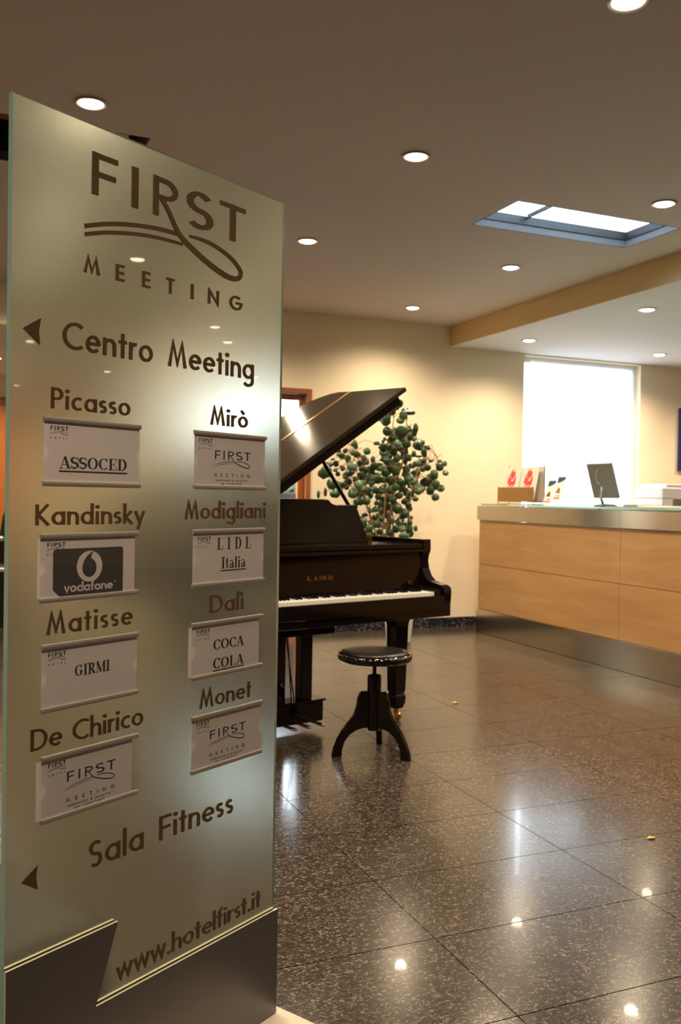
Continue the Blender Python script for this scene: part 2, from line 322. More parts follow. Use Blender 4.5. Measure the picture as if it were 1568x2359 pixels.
# bold serif glyphs: strokes as (points, width)
TK, TN = .17, .045
def ser(x, y, wd=.32): return ([(x-wd/2, y), (x+wd/2, y)], TN)
G2 = {
 'A': (.74, [([(.36, .98), (.62, .02)], TK), ([(.34, .98), (.10, .02)], TN), ([(.18, .33), (.48, .33)], TN), ser(.11, .022, .24), ser(.60, .022)]),
 'S': (.56, [(S_(.54, 1, .06), [.07]*4+[.10, .13, .15, .16, .17]+[.17]*10+[.16, .14, .12, .10, .07]*2), ([(.50, .70), (.50, .97)], TN), ([(.045, .03), (.045, .30)], TN)]),
 'O': (.78, [(arc(.39, .5, .29, .465, 90, 450, 36), [TN+(TK-TN)*abs(math.sin(2*PI*i/36))**1.3 for i in range(37)])]),
 'C': (.70, [(arc(.39, .5, .29, .465, 40, 320, 30), [TN+(TK-TN)*abs(math.cos(math.radians(40+280*i/30)))**1.5 for i in range(31)]), ([(.63, .66), (.63, .97)], TN)]),
 'G': (.78, [(arc(.39, .5, .29, .465, 40, 315, 30), [TN+(TK-TN)*abs(math.cos(math.radians(40+275*i/30)))**1.5 for i in range(31)]), ([(.62, .66), (.62, .97)], TN), ([(.60, .12), (.60, .45)], TK), ser(.60, .45, .32)]),
 'E': (.66, [([(.19, 0), (.19, 1)], TK), ([(.02, .977), (.60, .977)], TN), ([(.02, .023), (.62, .023)], TN), ([(.2, .5), (.46, .5)], TN), ([(.585, .98), (.585, .72)], TN), ([(.61, .02), (.61, .30)], TN), ([(.45, .36), (.45, .64)], TN)]),
 'D': (.74, [([(.19, 0), (.19, 1)], TK), ([(.02, .977), (.34, .977)], TN), ([(.02, .023), (.34, .023)], TN), (arc(.33, .5, .30, .475, 90, -90, 20), [TN+(TK-TN)*math.sin(PI*i/20) for i in range(21)])]),
 'I': (.40, [([(.20, 0), (.20, 1)], TK), ser(.20, .022, .36), ser(.20, .978, .36)]),
 'R': (.74, [([(.19, 0), (.19, 1)], TK), ([(.02, .977), (.34, .977)], TN), ser(.19, .022, .34), ([(.2, .49), (.36, .49)], TN), (arc(.33, .735, .21, .243, 90, -90, 14), [TN+(TK-TN)*math.sin(PI*i/14) for i in range(15)]), ([(.36, .48), (.62, .03)], TK), ser(.66, .022, .18)]),
 'M': (.96, [([(.14, 0), (.14, .98)], TN), ([(.17, .98), (.46, .05)], TK), ([(.46, .03), (.76, .98)], TN), ([(.80, 0), (.80, 1)], TK), ser(.14, .022, .26), ser(.80, .022, .32), ([(.02, .978), (.22, .978)], TN), ([(.72, .978), (.95, .978)], TN)]),
 'L': (.64, [([(.19, 0), (.19, 1)], TK), ser(.19, .978, .34), ([(.02, .023), (.60, .023)], TN), ([(.59, .02), (.59, .32)], TN)]),
 't': (.36, [([(.16, .10), (.16, .88)], .14), ([(.02, .65), (.32, .65)], TN), (arc(.26, .11, .10, .09, 180, 320, 6), .06)]),
 'a': (.50, [([(.36, .06), (.36, .50)], .14), (arc(.22, .50, .15, .15, 20, 160, 8), .06), (arc(.22, .18, .14, .15, 60, 340, 14), .09), ([(.36, .04), (.49, .06)], .06)]),
 'l': (.30, [([(.15, 0), (.15, 1)], .15), ser(.15, .022, .28), ([(.03, .978), (.15, .978)], TN)]),
 'i': (.30, [([(.15, 0), (.15, .66)], .15), ser(.15, .022, .28), ([(.03, .64), (.15, .64)], TN), ('P', arc(.15, .88, .09, .09, 0, 360, 12)[:-1])]),
 'K': (.78, [([(.19, 0), (.19, 1)], TK), ser(.19, .022, .34), ser(.19, .978, .34), ([(.62, .97), (.22, .42)], TN), ([(.34, .58), (.62, .02)], TK), ser(.64, .022, .26), ser(.62, .978, .22)]),
 'W': (1.06, [([(.12, .98), (.34, .03)], TK), ([(.34, .03), (.54, .95)], TN), ([(.52, .98), (.74, .03)], TK), ([(.74, .03), (.96, .98)], TN), ser(.14, .978, .28), ser(.95, .978, .2)]),
 '.': (.24, [('P', arc(.12, .09, .09, .09, 0, 360, 12)[:-1])]),
 ' ': (.30, []),
}
def ribbon(pts, wd, sx, sy):
    """left and right offset lines of a poly-line, then scaled (sx, sy)"""
    n = len(pts); ws = wd if isinstance(wd, (list, tuple)) else [wd]*n
    ws = [ws[min(i, len(ws)-1)] for i in range(n)]
    closed = n > 3 and abs(pts[0][0]-pts[-1][0]) < 1e-6 and abs(pts[0][1]-pts[-1][1]) < 1e-6
    Lf, Rt = [], []
    for i, (x, y) in enumerate(pts):
        def dirn(a, b):
            dx, dy = pts[b][0]-pts[a][0], pts[b][1]-pts[a][1]; l = math.hypot(dx, dy) or 1; return dx/l, dy/l
        if i == 0: d0 = dirn(n-2, n-1) if closed else dirn(0, 1); d1 = dirn(0, 1)
        elif i == n-1: d0 = dirn(n-2, n-1); d1 = dirn(0, 1) if closed else d0
        else: d0 = dirn(i-1, i); d1 = dirn(i, i+1)
        mx, my = -(d0[1]+d1[1]), d0[0]+d1[0]; l = math.hypot(mx, my)
        if l < 0.2: mx, my = -d1[1], d1[0]; l = 1
        mx /= l; my /= l
        k = max(0.45, mx*-d1[1]+my*d1[0]); h = ws[i]/2/k
        Lf.append(((x+mx*h)*sx, (y+my*h)*sy)); Rt.append(((x-mx*h)*sx, (y-my*h)*sy))
    return Lf, Rt
def add_stroke(bm, st, ox, oz, sx, sy, y0, y1, wd=0.14, mi=0):
    """y0 back, y1 front (front faces -y)"""
    if isinstance(st, tuple) and st[0] == 'P':
        prism(bm, [(ox+p*sx, oz+q*sy) for p, q in st[1]], y0, y1, lambda p, q, h: (p, h, q), mi); return
    if isinstance(st, tuple): pts, wd = st
    else: pts = st
    Lf, Rt = ribbon(pts, wd, sx, sy); n = len(Lf)
    v = [[bm.verts.new((ox+p[0], yy, oz+p[1])) for p in side] for side in (Lf, Rt) for yy in (y0, y1)]
    lb, lf, rb, rf = v
    for i in range(n-1):
        for q in ((lf[i], lf[i+1], rf[i+1], rf[i]), (lb[i], rb[i], rb[i+1], lb[i+1]), (lb[i], lb[i+1], lf[i+1], lf[i]), (rb[i], rf[i], rf[i+1], rb[i+1])):
            try: bm.faces.new(q).material_index = mi
            except ValueError: pass
    for q in ((lb[0], lf[0], rf[0], rb[0]), (lb[-1], rb[-1], rf[-1], lf[-1])): bm.faces.new(q).material_index = mi
def tokens(s):
    out = []; i = 0
    while i < len(s):
        if s[i] == '`': out.append(s[i:i+2]); i += 2
        else: out.append(s[i]); i += 1
    return out
def layout(text, u0, u1, gap, font):
    tk = tokens(text); ws = [font[t][0] for t in tk]; tot = sum(ws)+gap*(len(tk)-1)
    sx = (u1-u0)/tot; x = u0; out = []
    for t, w_ in zip(tk, ws): out.append((t, x, sx)); x += (w_+gap)*sx
    return out
def word(bm, text, u0, u1, z0, cap, y0, y1, gap=.10, font=None, wd=.14, mi=0):
    font = font or G
    for t, x, sx in layout(text, u0, u1, gap, font):
        for st in font[t][1]: add_stroke(bm, st, x, z0, sx, cap, y0, y1, wd, mi)

# ------------------------------------------------------------------ the room
CEIL, LOW, YB, XB = 2.818, 2.635, 7.52, 4.262
X0, X1, Y0, Y1 = -5.0, 13.0, -5.0, 11.1
YD = 1.0        # the lowered ceiling starts here
floor = obj('floor', B(X0, X1, Y0, Y1, -0.15, -0.004), M_grout); tag(floor, kind='structure')
TX, TY, tx0, ty0 = 0.7235, 0.4035, 1.2322, 1.7897
def tile_mesh(w_, d_):
    bm = bmesh.new(); box(bm, 0.0017, w_-0.0017, 0.0017, d_-0.0017, -0.004, 0)
    return bm
tobj = obj('tile', tile_mesh(TX, TY), M_floor, floor); tme = tobj.data; first = True
rest = bmesh.new()
for i in range(-9, 16):
    for j in range(-17, 23):
        x, y = tx0+i*TX, ty0+j*TY
        if x < X0 or x+TX > X1 or y < Y0 or y+TY > Y1: continue
        vis = (-4 <= i <= 4 and -2 <= j <= 13)
        if vis:
            if first: tobj.location = (x, y, 0); first = False
            else: o = mesh_obj('tile', tme, floor); o.location = (x, y, 0)
        else:
            bt = tile_mesh(TX, TY); bmesh.ops.translate(bt, verts=bt.verts, vec=(x, y, 0))
            mtmp = bpy.data.meshes.new('t'); bt.to_mesh(mtmp); bt.free(); rest.from_mesh(mtmp); bpy.data.meshes.remove(mtmp)
tag(obj('tile_field', rest, M_floor, floor), kind='stuff')

def slab_holes(name, x0, x1, y0, y1, z0, z1, holes, m):
    bm = bmesh.new(); xs = sorted({x0, x1, *[h[0] for h in holes], *[h[1] for h in holes]}); ys = sorted({y0, y1, *[h[2] for h in holes], *[h[3] for h in holes]})
    for a, b in zip(xs, xs[1:]):
        for c, d in zip(ys, ys[1:]):
            cx, cy = (a+b)/2, (c+d)/2
            if any(h[0] < cx < h[1] and h[2] < cy < h[3] for h in holes): continue
            box(bm, a, b, c, d, z0, z1)
    return tag(obj(name, bm, m), kind='structure')
SKY = [(2.765, 3.897, 4.172, 4.655), (-0.33, 0.80, 4.16, 4.75)]
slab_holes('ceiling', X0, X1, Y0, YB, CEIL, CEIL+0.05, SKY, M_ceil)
# lowered ceiling over the reception desk: face of the drop in cream, underside white
bm = B(XB, X1, YD, YB, LOW, CEIL-.0005)
bm.faces.ensure_lookup_table()
for f in bm.faces:
    f.normal_update()
    if f.normal.x < -0.5 or f.normal.y < -0.5: f.material_index = 1
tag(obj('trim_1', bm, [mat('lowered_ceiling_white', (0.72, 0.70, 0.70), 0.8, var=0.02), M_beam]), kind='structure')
# skylights
for k, (a, b, c, d) in enumerate(SKY):
    lit = k == 0
    root = empty('window_%d' % (k+2), ((a+b)/2, (c+d)/2, CEIL)); tag(root, kind='structure')
    def L2(bmx): bmesh.ops.translate(bmx, verts=bmx.verts, vec=(-(a+b)/2, -(c+d)/2, -CEIL)); return bmx
    def ring(i0, i1, z0, z1):
        r = bmesh.new()
        box(r, a+i0, b-i0, c+i0, c+i1, z0, z1); box(r, a+i0, b-i0, d-i1, d-i0, z0, z1); box(r, a+i0, a+i1, c+i1, d-i1, z0, z1); box(r, b-i1, b-i0, c+i1, d-i1, z0, z1); return L2(r)
    obj('reveal', ring(0.0, 0.008, CEIL+0.0005, CEIL+0.045), M_grey, root)
    obj('window_profile', ring(0.0, 0.014, CEIL+0.045, CEIL+0.095), M_darkframe, root)
    sh = bmesh.new(); e = 0.0
    z0, z1 = CEIL+0.13, CEIL+0.30
    for q in ((a-e, b+e, c-e-.03, c-e), (a-e, b+e, d+e, d+e+.03), (a-e-.03, a-e, c-e-.03, d+e+.03), (b+e, b+e+.03, c-e-.03, d+e+.03)): box(sh, *q, CEIL+0.05, z1)
    if not lit: box(sh, a-e-.03, b+e+.03, c-e-.03, d+e+.03, z1, z1+.03)
    obj('shaft', L2(sh), M_white if lit else M_darkframe, root)  # shaft of the closed skylight is coloured dark to stand for missing daylight
    xm = a+(b-a)*0.34
    obj('glazing_bar', L2(B(xm-.006, xm+.006, c+.015, d-.015, CEIL+0.085, CEIL+0.105)), M_darkframe, root)
    for p, q in ((a+.015, xm-.007), (xm+.007, b-.015)): obj('pane', L2(B(p, q, c+.015, d-.015, CEIL+0.098, CEIL+0.103)), M_skypane, root)
# roof and walls
slab_holes('trim_2', X0, X1, Y0, YB+0.2, CEIL+0.05, CEIL+0.10, [(h[0]-.031, h[1]+.031, h[2]-.031, h[3]+.031) for h in SKY], M_white)
DX0, DX1, DZ = 1.90, 2.882, 2.152          # glazed door opening
WX0, WX1, WZ0, WZ1 = 5.10, 6.53, 0.35, 2.62    # daylight window
AX0, AX1, AZ = -3.2, 1.45, 2.50            # opening to the back room
wb_ = bmesh.new(); T = 0.22
box(wb_, X0, AX0, YB, YB+T, 0, CEIL); box(wb_, AX0, AX1, YB, YB+T, AZ, CEIL); box(wb_, AX1, DX0, YB, YB+T, 0, CEIL)
box(wb_, DX0, DX1, YB, YB+T, DZ, CEIL); box(wb_, DX1, WX0, YB, YB+T, 0, CEIL); box(wb_, WX0, WX1, YB, YB+T, 0, WZ0); box(wb_, WX0, WX1, YB, YB+T, WZ1, CEIL); box(wb_, WX1, X1, YB, YB+T, 0, CEIL)
tag(obj('wall_back', wb_, M_wall), kind='structure')
tag(obj('wall_left', B(X0-T, X0, Y0-T, Y1+T, -.15, CEIL+.1), M_wall), kind='structure')
tag(obj('wall_right', B(X1, X1+T, Y0-T, YB+T, -.15, CEIL+.1), M_wall), kind='structure')
tag(obj('wall_front', B(X0, X1, Y0-T, Y0, -.15, CEIL+.1), mat('dark_unseen_wall', (0.10, 0.065, 0.04), 0.6, var=0.2, vscale=5)), kind='structure')  # unseen wall, coloured dark so piano and sign reflect a dim room
tag(obj('wall_annex_back', B(X0, 1.7, Y1, Y1+T, 0, AZ+.3), M_wall), kind='structure')
tag(obj('wall_annex_right', B(1.60, 1.75, YB+T, Y1, 0, AZ+.3), M_wall), kind='structure')
tag(obj('ceiling_annex', B(X0, 1.75, YB+T, Y1, AZ, AZ+0.05), mat('annex_ceiling_white', (0.72, 0.68, 0.68), 0.8, var=0.02)), kind='structure')
bb = bmesh.new()
for q in ((AX1, DX0-.08), (DX1, X1)): box(bb, q[0], q[1], YB-0.016, YB-0.0005, 0.0, 0.088)
tag(obj('baseboard_back', bb, M_base), kind='structure')
# daylight window with a white blind, a slit of sky left of it
win = empty('window_1', ((WX0+WX1)/2, YB, WZ0)); tag(win, kind='structure')
def LW(bmx): bmesh.ops.translate(bmx, verts=bmx.verts, vec=(-(WX0+WX1)/2, -YB, -WZ0)); return bmx
fr = bmesh.new()
for q in ((WX0, WX0+.05, WZ0, WZ1), (WX1-.05, WX1, WZ0, WZ1)): box(fr, q[0], q[1], YB+.10, YB+.16, q[2], q[3])
for q in ((WZ0, WZ0+.05), (WZ1-.05, WZ1)): box(fr, WX0+.05, WX1-.05, YB+.10, YB+.16, *q)
obj('window_frame', LW(fr), M_white, win)
obj('pane', LW(B(WX0+.05, WX1-.05, YB+.125, YB+.131, WZ0+.05, WZ1-.05)), M_pane, win)
blind = obj('roller_blind', B(5.215, WX1-.004, YB+.075, YB+.077, WZ0+.03, WZ1-.002), M_curt)
tag(blind, 'white translucent roller blind glowing with daylight behind the reception desk', 'blind')
# glazed door in a red-brown wooden frame
dr = empty('door_1', ((DX0+DX1)/2, YB, 0)); tag(dr, kind='structure')
def LD(bmx): bmesh.ops.translate(bmx, verts=bmx.verts, vec=(-(DX0+DX1)/2, -YB, 0)); return bmx
f = bmesh.new()
for q in ((DX0, DX0+.045), (DX1-.045, DX1)): box(f, q[0], q[1], YB-.02, YB+.20, 0, DZ)
box(f, DX0+.045, DX1-.045, YB-.02, YB+.20, DZ-.045, DZ)
obj('door_frame', LD(f), M_wood3, dr, bev=.004)
f = bmesh.new()
for q in ((DX0+.047, DX0+.10), (DX1-.10, DX1-.047)): box(f, q[0], q[1], YB+.04, YB+.085, 0.01, DZ-.047)
for q in ((.01, .11), (DZ-.10, DZ-.047)): box(f, DX0+.10, DX1-.10, YB+.04, YB+.085, *q)
obj('door_leaf', LD(f), M_wood2, dr, bev=.003)
obj('pane', LD(B(DX0+.10, DX1-.10, YB+.058, YB+.064, .11, DZ-.10)), M_pane, dr)
obj('door_handle', LD(B(DX0+.065, DX0+.085, YB-.01, YB+.04, 1.0, 1.14)), M_brass, dr)
# wooden door in the back room
dr = empty('door_2', (0.25, Y1, 0)); tag(dr, kind='structure')
f = bmesh.new()
for q in ((-.55, -.47), (.47, .55)): box(f, q[0], q[1], -.05, 0, 0, 2.27)
box(f, -.47, .47, -.05, 0, 2.19, 2.27)
obj('door_frame', f, M_wood3, dr, bev=.004)
obj('door_leaf', B(-.47, .47, -.035, -.002, .005, 2.19), M_wood2, dr)
bm = bmesh.new(); tube(bm, [(.40, -.035, 1.05), (.40, -.08, 1.05), (.30, -.08, 1.05)], .01); obj('door_handle', bm, M_brass, dr, smooth=True)

# outside: paving, a yellow boundary wall and a grey planter with a shrub behind the glass door
o = tag(obj('paving', B(-6, 24, YB+T+.01, 30, -0.2, -0.16), M_asph), kind='structure')
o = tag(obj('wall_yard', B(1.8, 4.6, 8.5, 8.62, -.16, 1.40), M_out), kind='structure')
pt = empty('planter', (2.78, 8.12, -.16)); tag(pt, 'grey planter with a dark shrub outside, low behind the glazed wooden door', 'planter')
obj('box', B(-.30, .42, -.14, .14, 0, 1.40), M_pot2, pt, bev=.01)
shr = bmesh.new()
for i in range(60):
    c_ = Vector((random.uniform(-.02, .36), random.uniform(-.12, .12), 1.40+random.uniform(0, .11))); r_ = random.uniform(.02, .045); t_ = random.uniform(0, 6.28)
    prism(shr, [(math.cos(t_+k*PI/3)*r_, math.sin(t_+k*PI/3)*r_) for k in range(6)], -.003, .003, lambda p, q, h: (c_.x+p, c_.y+h, c_.z+q))
obj('foliage', shr, M_leaf3, pt)

# ------------------------------------------------------------------ downlights
def lamp_parts():
    bm = bmesh.new(); prof = [(.050, 0), (.064, -.001), (.066, -.005), (.062, -.009), (.053, -.007), (.050, 0)]
    lathe(bm, prof, 32, cap=False); ring_ = obj('trim_ring', bm, M_alu, None, smooth=True)
    bm = bmesh.new(); lathe(bm, [(.050, -.002), (.045, -.009), (.03, -.014), (.010, -.016)], 28); dsc = obj('diffuser', bm, M_glow, None, smooth=True)
    return ring_, dsc
_r, _d = lamp_parts(); nl = 0
LD_ = bpy.data.lights.new('downlight_beam', 'SPOT'); LD_.energy = LAMP_W; LD_.color = LAMP_COL; LD_.spot_size = math.radians(150); LD_.spot_blend = 1.0; LD_.shadow_soft_size = .045
def downlight(x, y, z, label, group=None):
    global nl
    root = empty('downlight', (x, y, z-.0005)); tag(root, label, 'lamp', group)
    a, b = (_r, _d) if nl == 0 else (_r.copy(), _d.copy())
    for q in (a, b):
        if nl: COL.objects.link(q)
        q.parent = root
    l = bpy.data.objects.new('lamp_light', LD_); COL.objects.link(l); l.parent = root; l.location = (0, 0, -.03)
    nl += 1
VIS = {
 (0.50, 3.89): 'round recessed downlight just above the top edge of the glass sign',
 (1.975, 3.836): 'large lit downlight high in the middle of the picture on the main ceiling',
 (2.024, 5.393): 'lit downlight just right of the upper right corner of the glass sign',
 (3.518, 5.379): 'lit downlight in the main ceiling below the skylight',
 (3.54, 6.886): 'small far downlight in the main ceiling near the back wall and the ceiling drop',
 (3.488, 3.868): 'lit downlight right of the skylight at the right picture edge',
 (1.966, 2.362): 'large downlight cut off by the top edge of the picture'}
for (x, y), lb in VIS.items(): downlight(x, y, CEIL, lb)
for x in (-2.45, -.97, .5, 1.97, 3.5):
    for y in (.86, 2.37, 3.87, 5.39, 6.88):
        if any(abs(x-a) < .1 and abs(y-b) < .1 for a, b in VIS) or (x > 1.9 and y < 1): continue
        downlight(x, y, CEIL, 'main ceiling downlight outside the picture or behind the glass sign', 'other downlights of the main ceiling')
VIS2 = {(4.692, 5.353): 'nearest lit downlight in the lowered ceiling over the reception desk',
 (4.694, 6.861): 'downlight in the lowered ceiling left of the glowing window',
 (6.24, 6.935): 'far downlight in the lowered ceiling close above the right side of the window'}
for (x, y), lb in VIS2.items(): downlight(x, y, LOW, lb)
for x in (4.69, 6.24, 7.8):
    for y in (2.37, 3.87, 5.36, 6.9):
        if any(abs(x-a) < .1 and abs(y-b) < .1 for a, b in VIS2): continue
        downlight(x, y, LOW, 'recessed downlight of the lowered ceiling right of the picture', 'other downlights of the lowered ceiling')
for x, y in ((4.69, .26), (7.18, .17), (7.96, -2.04), (10.32, -2.08), (8.04, .09), (10.86, -.21), (11.88, -4.1)):
    downlight(x, y, CEIL, 'downlight right of the camera, seen only as a reflection in the glass sign', 'downlights mirrored in the glass sign')
downlight(0.35, 9.47, AZ, 'nearer tiny downlight in the back room, left of the glass sign edge')
downlight(0.36, 10.35, AZ, 'farther tiny downlight in the back room, left of the glass sign edge')
for x in (-2.2, -.9):
    downlight(x, 9.4, AZ, 'back room downlight hidden behind the glass sign or outside the picture', 'hidden back room downlights')

# ------------------------------------------------------------------ glass sign
SA = 0.53
sd = Vector((math.cos(SA), math.sin(SA), 0))
SORG = Vector((0.70073, 1.99730, 0))-sd*0.715
SW, SH = 0.703, 1.889
sign = empty('directory_sign', SORG, SA); tag(sign, 'tall satin glass directory sign with bronze metal lettering on a brushed metal foot', 'sign')
GF = -0.0          # front face of glass (local y); the glass is 12 mm thick behind it
bm = bmesh.new()
box(bm, 0, SW, 0.0, 0.012, 0.02, SH)
for f_ in bm.faces:
    f_.normal_update(); f_.material_index = 0 if abs(f_.normal.y) > .5 else 1
obj('glass_pane', bm, [M_frost, M_teal], sign)
foot = [(0.0, 0.012), (0.0, 0.3985), (0.241, 0.3985), (0.1906, 0.2555), (0.712, 0.2555), (0.712, 0.012)]
def sheet(name, poly, y0, y1):
    bm = bmesh.new(); prism(bm, poly, y0, y1, lambda p, q, h: (p, h, q))
    for f_ in bm.faces:
        f_.normal_update(); f_.material_index = 0 if abs(f_.normal.y) > .5 else 1
    return obj(name, bm, [M_sheet, M_edge], sign)
sheet('front_sheet', foot, -0.005, -0.0003)
sheet('rear_sheet', foot, 0.0123, 0.017)
bm = B(-0.02, 0.735, -0.22, 0.022, 0.0, 0.010); obj('base_plate', bm, M_stone, sign, bev=.002)
LT = 0.0035
def letters(text, u0, u1, z0, cap, gap=.12, wd=.125):
    for t, x, sx in layout(text, u0, u1, gap, G):
        if not G[t][1]: continue
        bm = bmesh.new()
        for k_, st in enumerate(G[t][1]): add_stroke(bm, st, 0, 0, sx, cap, -.0003, -LT-.00012*k_, wd)
        o = obj('letter', bm, M_letter, sign); o.location = (x, 0, z0)
def letter1(t, u0, u1, z0, z1, wd=.14):
    sx = (u1-u0)/G[t][0]; bm = bmesh.new()
    for k_, st in enumerate(G[t][1]): add_stroke(bm, st, 0, 0, sx, z1-z0, -.0003, -LT-.00012*k_, wd)
    o = obj('letter', bm, M_letter, sign); o.location = (u0, 0, z0)
ZT, ZB = 1.8385, 1.7615
letter1('F', .1608, .2198, ZB, ZT, .125); letter1('I', .2535, .2702, ZB, ZT, .13); letter1('r0', .3065, .3725, ZB, ZT, .125); letter1('S', .3945, .4727, ZB, ZT, .125); letter1('T', .4911, .5700, ZB, ZT, .125)
LEG = [(.3250, 1.7995), (.3410, 1.7850), (.3535, 1.7690), (.3690, 1.7470), (.3850, 1.7330), (.4060, 1.7215), (.4460, 1.7035), (.4950, 1.6870), (.5270, 1.6815), (.5470, 1.6840), (.5570, 1.6940), (.5530, 1.7060), (.5280, 1.7230), (.4850, 1.7370), (.4450, 1.7425), (.4050, 1.7420)]
LEGW = [.009, .009, .0095, .0100, .0105, .0110, .0115, .0118, .0112, .0105, .0100, .0092, .0085, .0080, .0072, .0050]
SWU = [(.1470, 1.6990), (.1903, 1.7130), (.2341, 1.7235), (.2845, 1.7320), (.3325, 1.7370), (.3800, 1.7385)]
SWL = [(.1480, 1.6845), (.1905, 1.6975), (.2344, 1.7070), (.2801, 1.7145), (.3279, 1.7190), (.3860, 1.7210)]
SWW = [.0080, .0085, .0085, .0085, .0085, .0085]; SWW2 = [.0072, .0076, .0076, .0074, .0070, .0060]
def smooth_line(pts, ws, n=4):
    P, Q = [], []
    for i in range(len(pts)-1):
        p0 = pts[max(i-1, 0)]; p1 = pts[i]; p2 = pts[i+1]; p3 = pts[min(i+2, len(pts)-1)]
        for k in range(n):
            t = k/n
            P.append(tuple(0.5*((2*p1[j])+(-p0[j]+p2[j])*t+(2*p0[j]-5*p1[j]+4*p2[j]-p3[j])*t*t+(-p0[j]+3*p1[j]-3*p2[j]+p3[j])*t**3) for j in (0, 1)))
            Q.append(ws[i]+(ws[i+1]-ws[i])*t)
    P.append(pts[-1]); Q.append(ws[-1]); return P, Q
for pts, ws in ((LEG, LEGW), (SWU, SWW), (SWL, SWW2)):
    bm = bmesh.new(); P, Q = smooth_line(pts, ws); add_stroke(bm, (P, Q), 0, 0, 1, 1, -.0003, -LT-(0.0005 if pts is LEG else 0)); obj('logo_swoosh', bm, M_letter, sign)
for t, a, b in (('M', .1453, .1815), ('E', .2190, .2385), ('E', .2828, .3022), ('T', .3441, .3655), ('I', .4112, .4175), ('N', .4600, .4912), ('G', .5255, .5585)): letter1(t, a, b, 1.6162, 1.6465, .155)
letters('Centro', .1025, .3108, 1.4724, .0500); letters('Meeting', .3510, .6035, 1.4724, .0500)
letters('Picasso', .0796, .2565, 1.3645, .0375); letters('Mir`o', .4719, .5865, 1.3645, .0375)
letters('Kandinsky', .0507, .2945, 1.1592, .0368, gap=.11); letters('Modigliani', .4026, .6500, 1.1660, .0365, gap=.12, wd=.115)
letters('Matisse', .0754, .2680, .9652, .0385, gap=.16); letters('Dal`i', .4780, .5815, .9667, .0385, gap=.12)
letters('De Chirico', .0458, .2982, .7657, .0385, gap=.09); letters('Monet', .4517, .6105, .7678, .0385)
letters('Sala', .1725, .3038, .5196, .0510, gap=.12); letters('Fitness', .3450, .5580, .5222, .0490, gap=.11)
letters('www.hotelfirst.it', .2414, .6535, .2820, .0400, gap=.09, wd=.13)
for pts in ([(.0220, 1.4958), (.0571, 1.5185), (.0530, 1.4952), (.0559, 1.4718)], [(.0294, .5415), (.0631, .5634), (.0594, .5432), (.0634, .5190)]):
    bm = bmesh.new(); prism(bm, pts, -.0003, -.0030, lambda p, q, h: (p, h, q)); obj('arrow', bm, M_letter, sign)
# card holders: clear back and cover sheet with thumb notches between two aluminium rails
def holder(u0, u1, z0, z1):
    h = 0.0098
    notch = [(u0, z0+.012), (u0, (z0+z1)/2-.014)]+[(u0+.011*math.sin(PI*k/8), (z0+z1)/2-.014+.028*k/8) for k in range(1, 8)]+[(u0, (z0+z1)/2+.014), (u0, z1-.012)]
    right = [(u0+u1-p, q) for p, q in notch[::-1]]
    bm = bmesh.new(); prism(bm, (notch+right)[::-1], -.0050, -.0040, lambda p, q, hh: (p, hh, q))
    hd = obj('card_cover', bm, M_cover, sign)
    for q0, q1 in ((z0, z0+h), (z1-h, z1)):
        bm = bmesh.new(); prism(bm, [(-.0003, q0), (-.0058, q0+.0008), (-.0064, (q0+q1)/2), (-.0058, q1-.0008), (-.0003, q1)], u0, u1, lambda p, q, hh: (hh, p, q)); obj('rail', bm, M_alu, hd, bev=.0004)
def card(label, u0, u1, z0, z1, sh=0.0, draw=None, mini=True):
    c = obj('name_card', B(u0+.001+sh, u1-.003+sh, -.0030, -.0024, z0+.0085, z1-.0085), M_paper)
    c.location = SORG; c.rotation_euler = (0, 0, SA); tag(c, label, 'card')
    W_, Hh = u1-u0, z1-z0
    U = lambda f: u0+f*W_
    Z = lambda f: z1-f*Hh
    bm = bmesh.new(); y0, y1 = -.0030, -.0032
    if draw: draw(bm, U, Z, y0, y1)
    if mini: logo_print(bm, U(.06), U(.238), Z(.195), Z(.13), Z(.215), Z(.27), y0, y1, ('HOTEL', Z(.315), Z(.288), 3), 3)
    obj('print', bm, [M_ink, M_blue, M_red, M_greyink], c)
    return c
def logo_print(bm, ua, ub, zb, zt, sw1, sw0, y0, y1, sub, mi):
    w_ = ub-ua
    for t, a, b in (('F', .035, .175), ('I', .255, .295), ('R' if False else 'r0', .38, .54), ('S', .59, .78), ('T', .82, 1.0)):
        for st in G[t][1]: add_stroke(bm, st, ua+a*w_, zb, (b-a)*w_/G[t][0], zt-zb, y0, y1, .12 if mi == 1 else .16, mi)
    # swoosh: the sign's own logo lines mapped into this box
    zl = zt-(1.8385-1.6768)/(1.8385-1.7615)*(zt-zb)*0.92
    def mp(p): return (ua+(p[0]-.147)/(.567-.147)*w_, zt-(1.8385-p[1])/(1.8385-1.7615)*(zt-zb)*0.93)
    k = w_/.42
    for pts, ws, m_ in ((LEG, LEGW, mi), (SWU, [.001, .003, .005, .006, .006, .006], mi), (SWL, [.0005, .003, .005, .005, .003, .001], 2 if mi == 1 else mi)):
        P, Q = smooth_line([mp(p) for p in pts], [q*k*0.62 for q in ws], 3)
        add_stroke(bm, (P, Q), 0, 0, 1, 1, y0, y1-.00002*(m_ == 2), mi=m_)
    word(bm, sub[0], ua+.02*w_, ub-.02*w_, sub[1], sub[2]-sub[1], y0, y1, gap=1.3 if sub[0] == 'HOTEL' else 1.0, wd=.13, mi=sub[3])
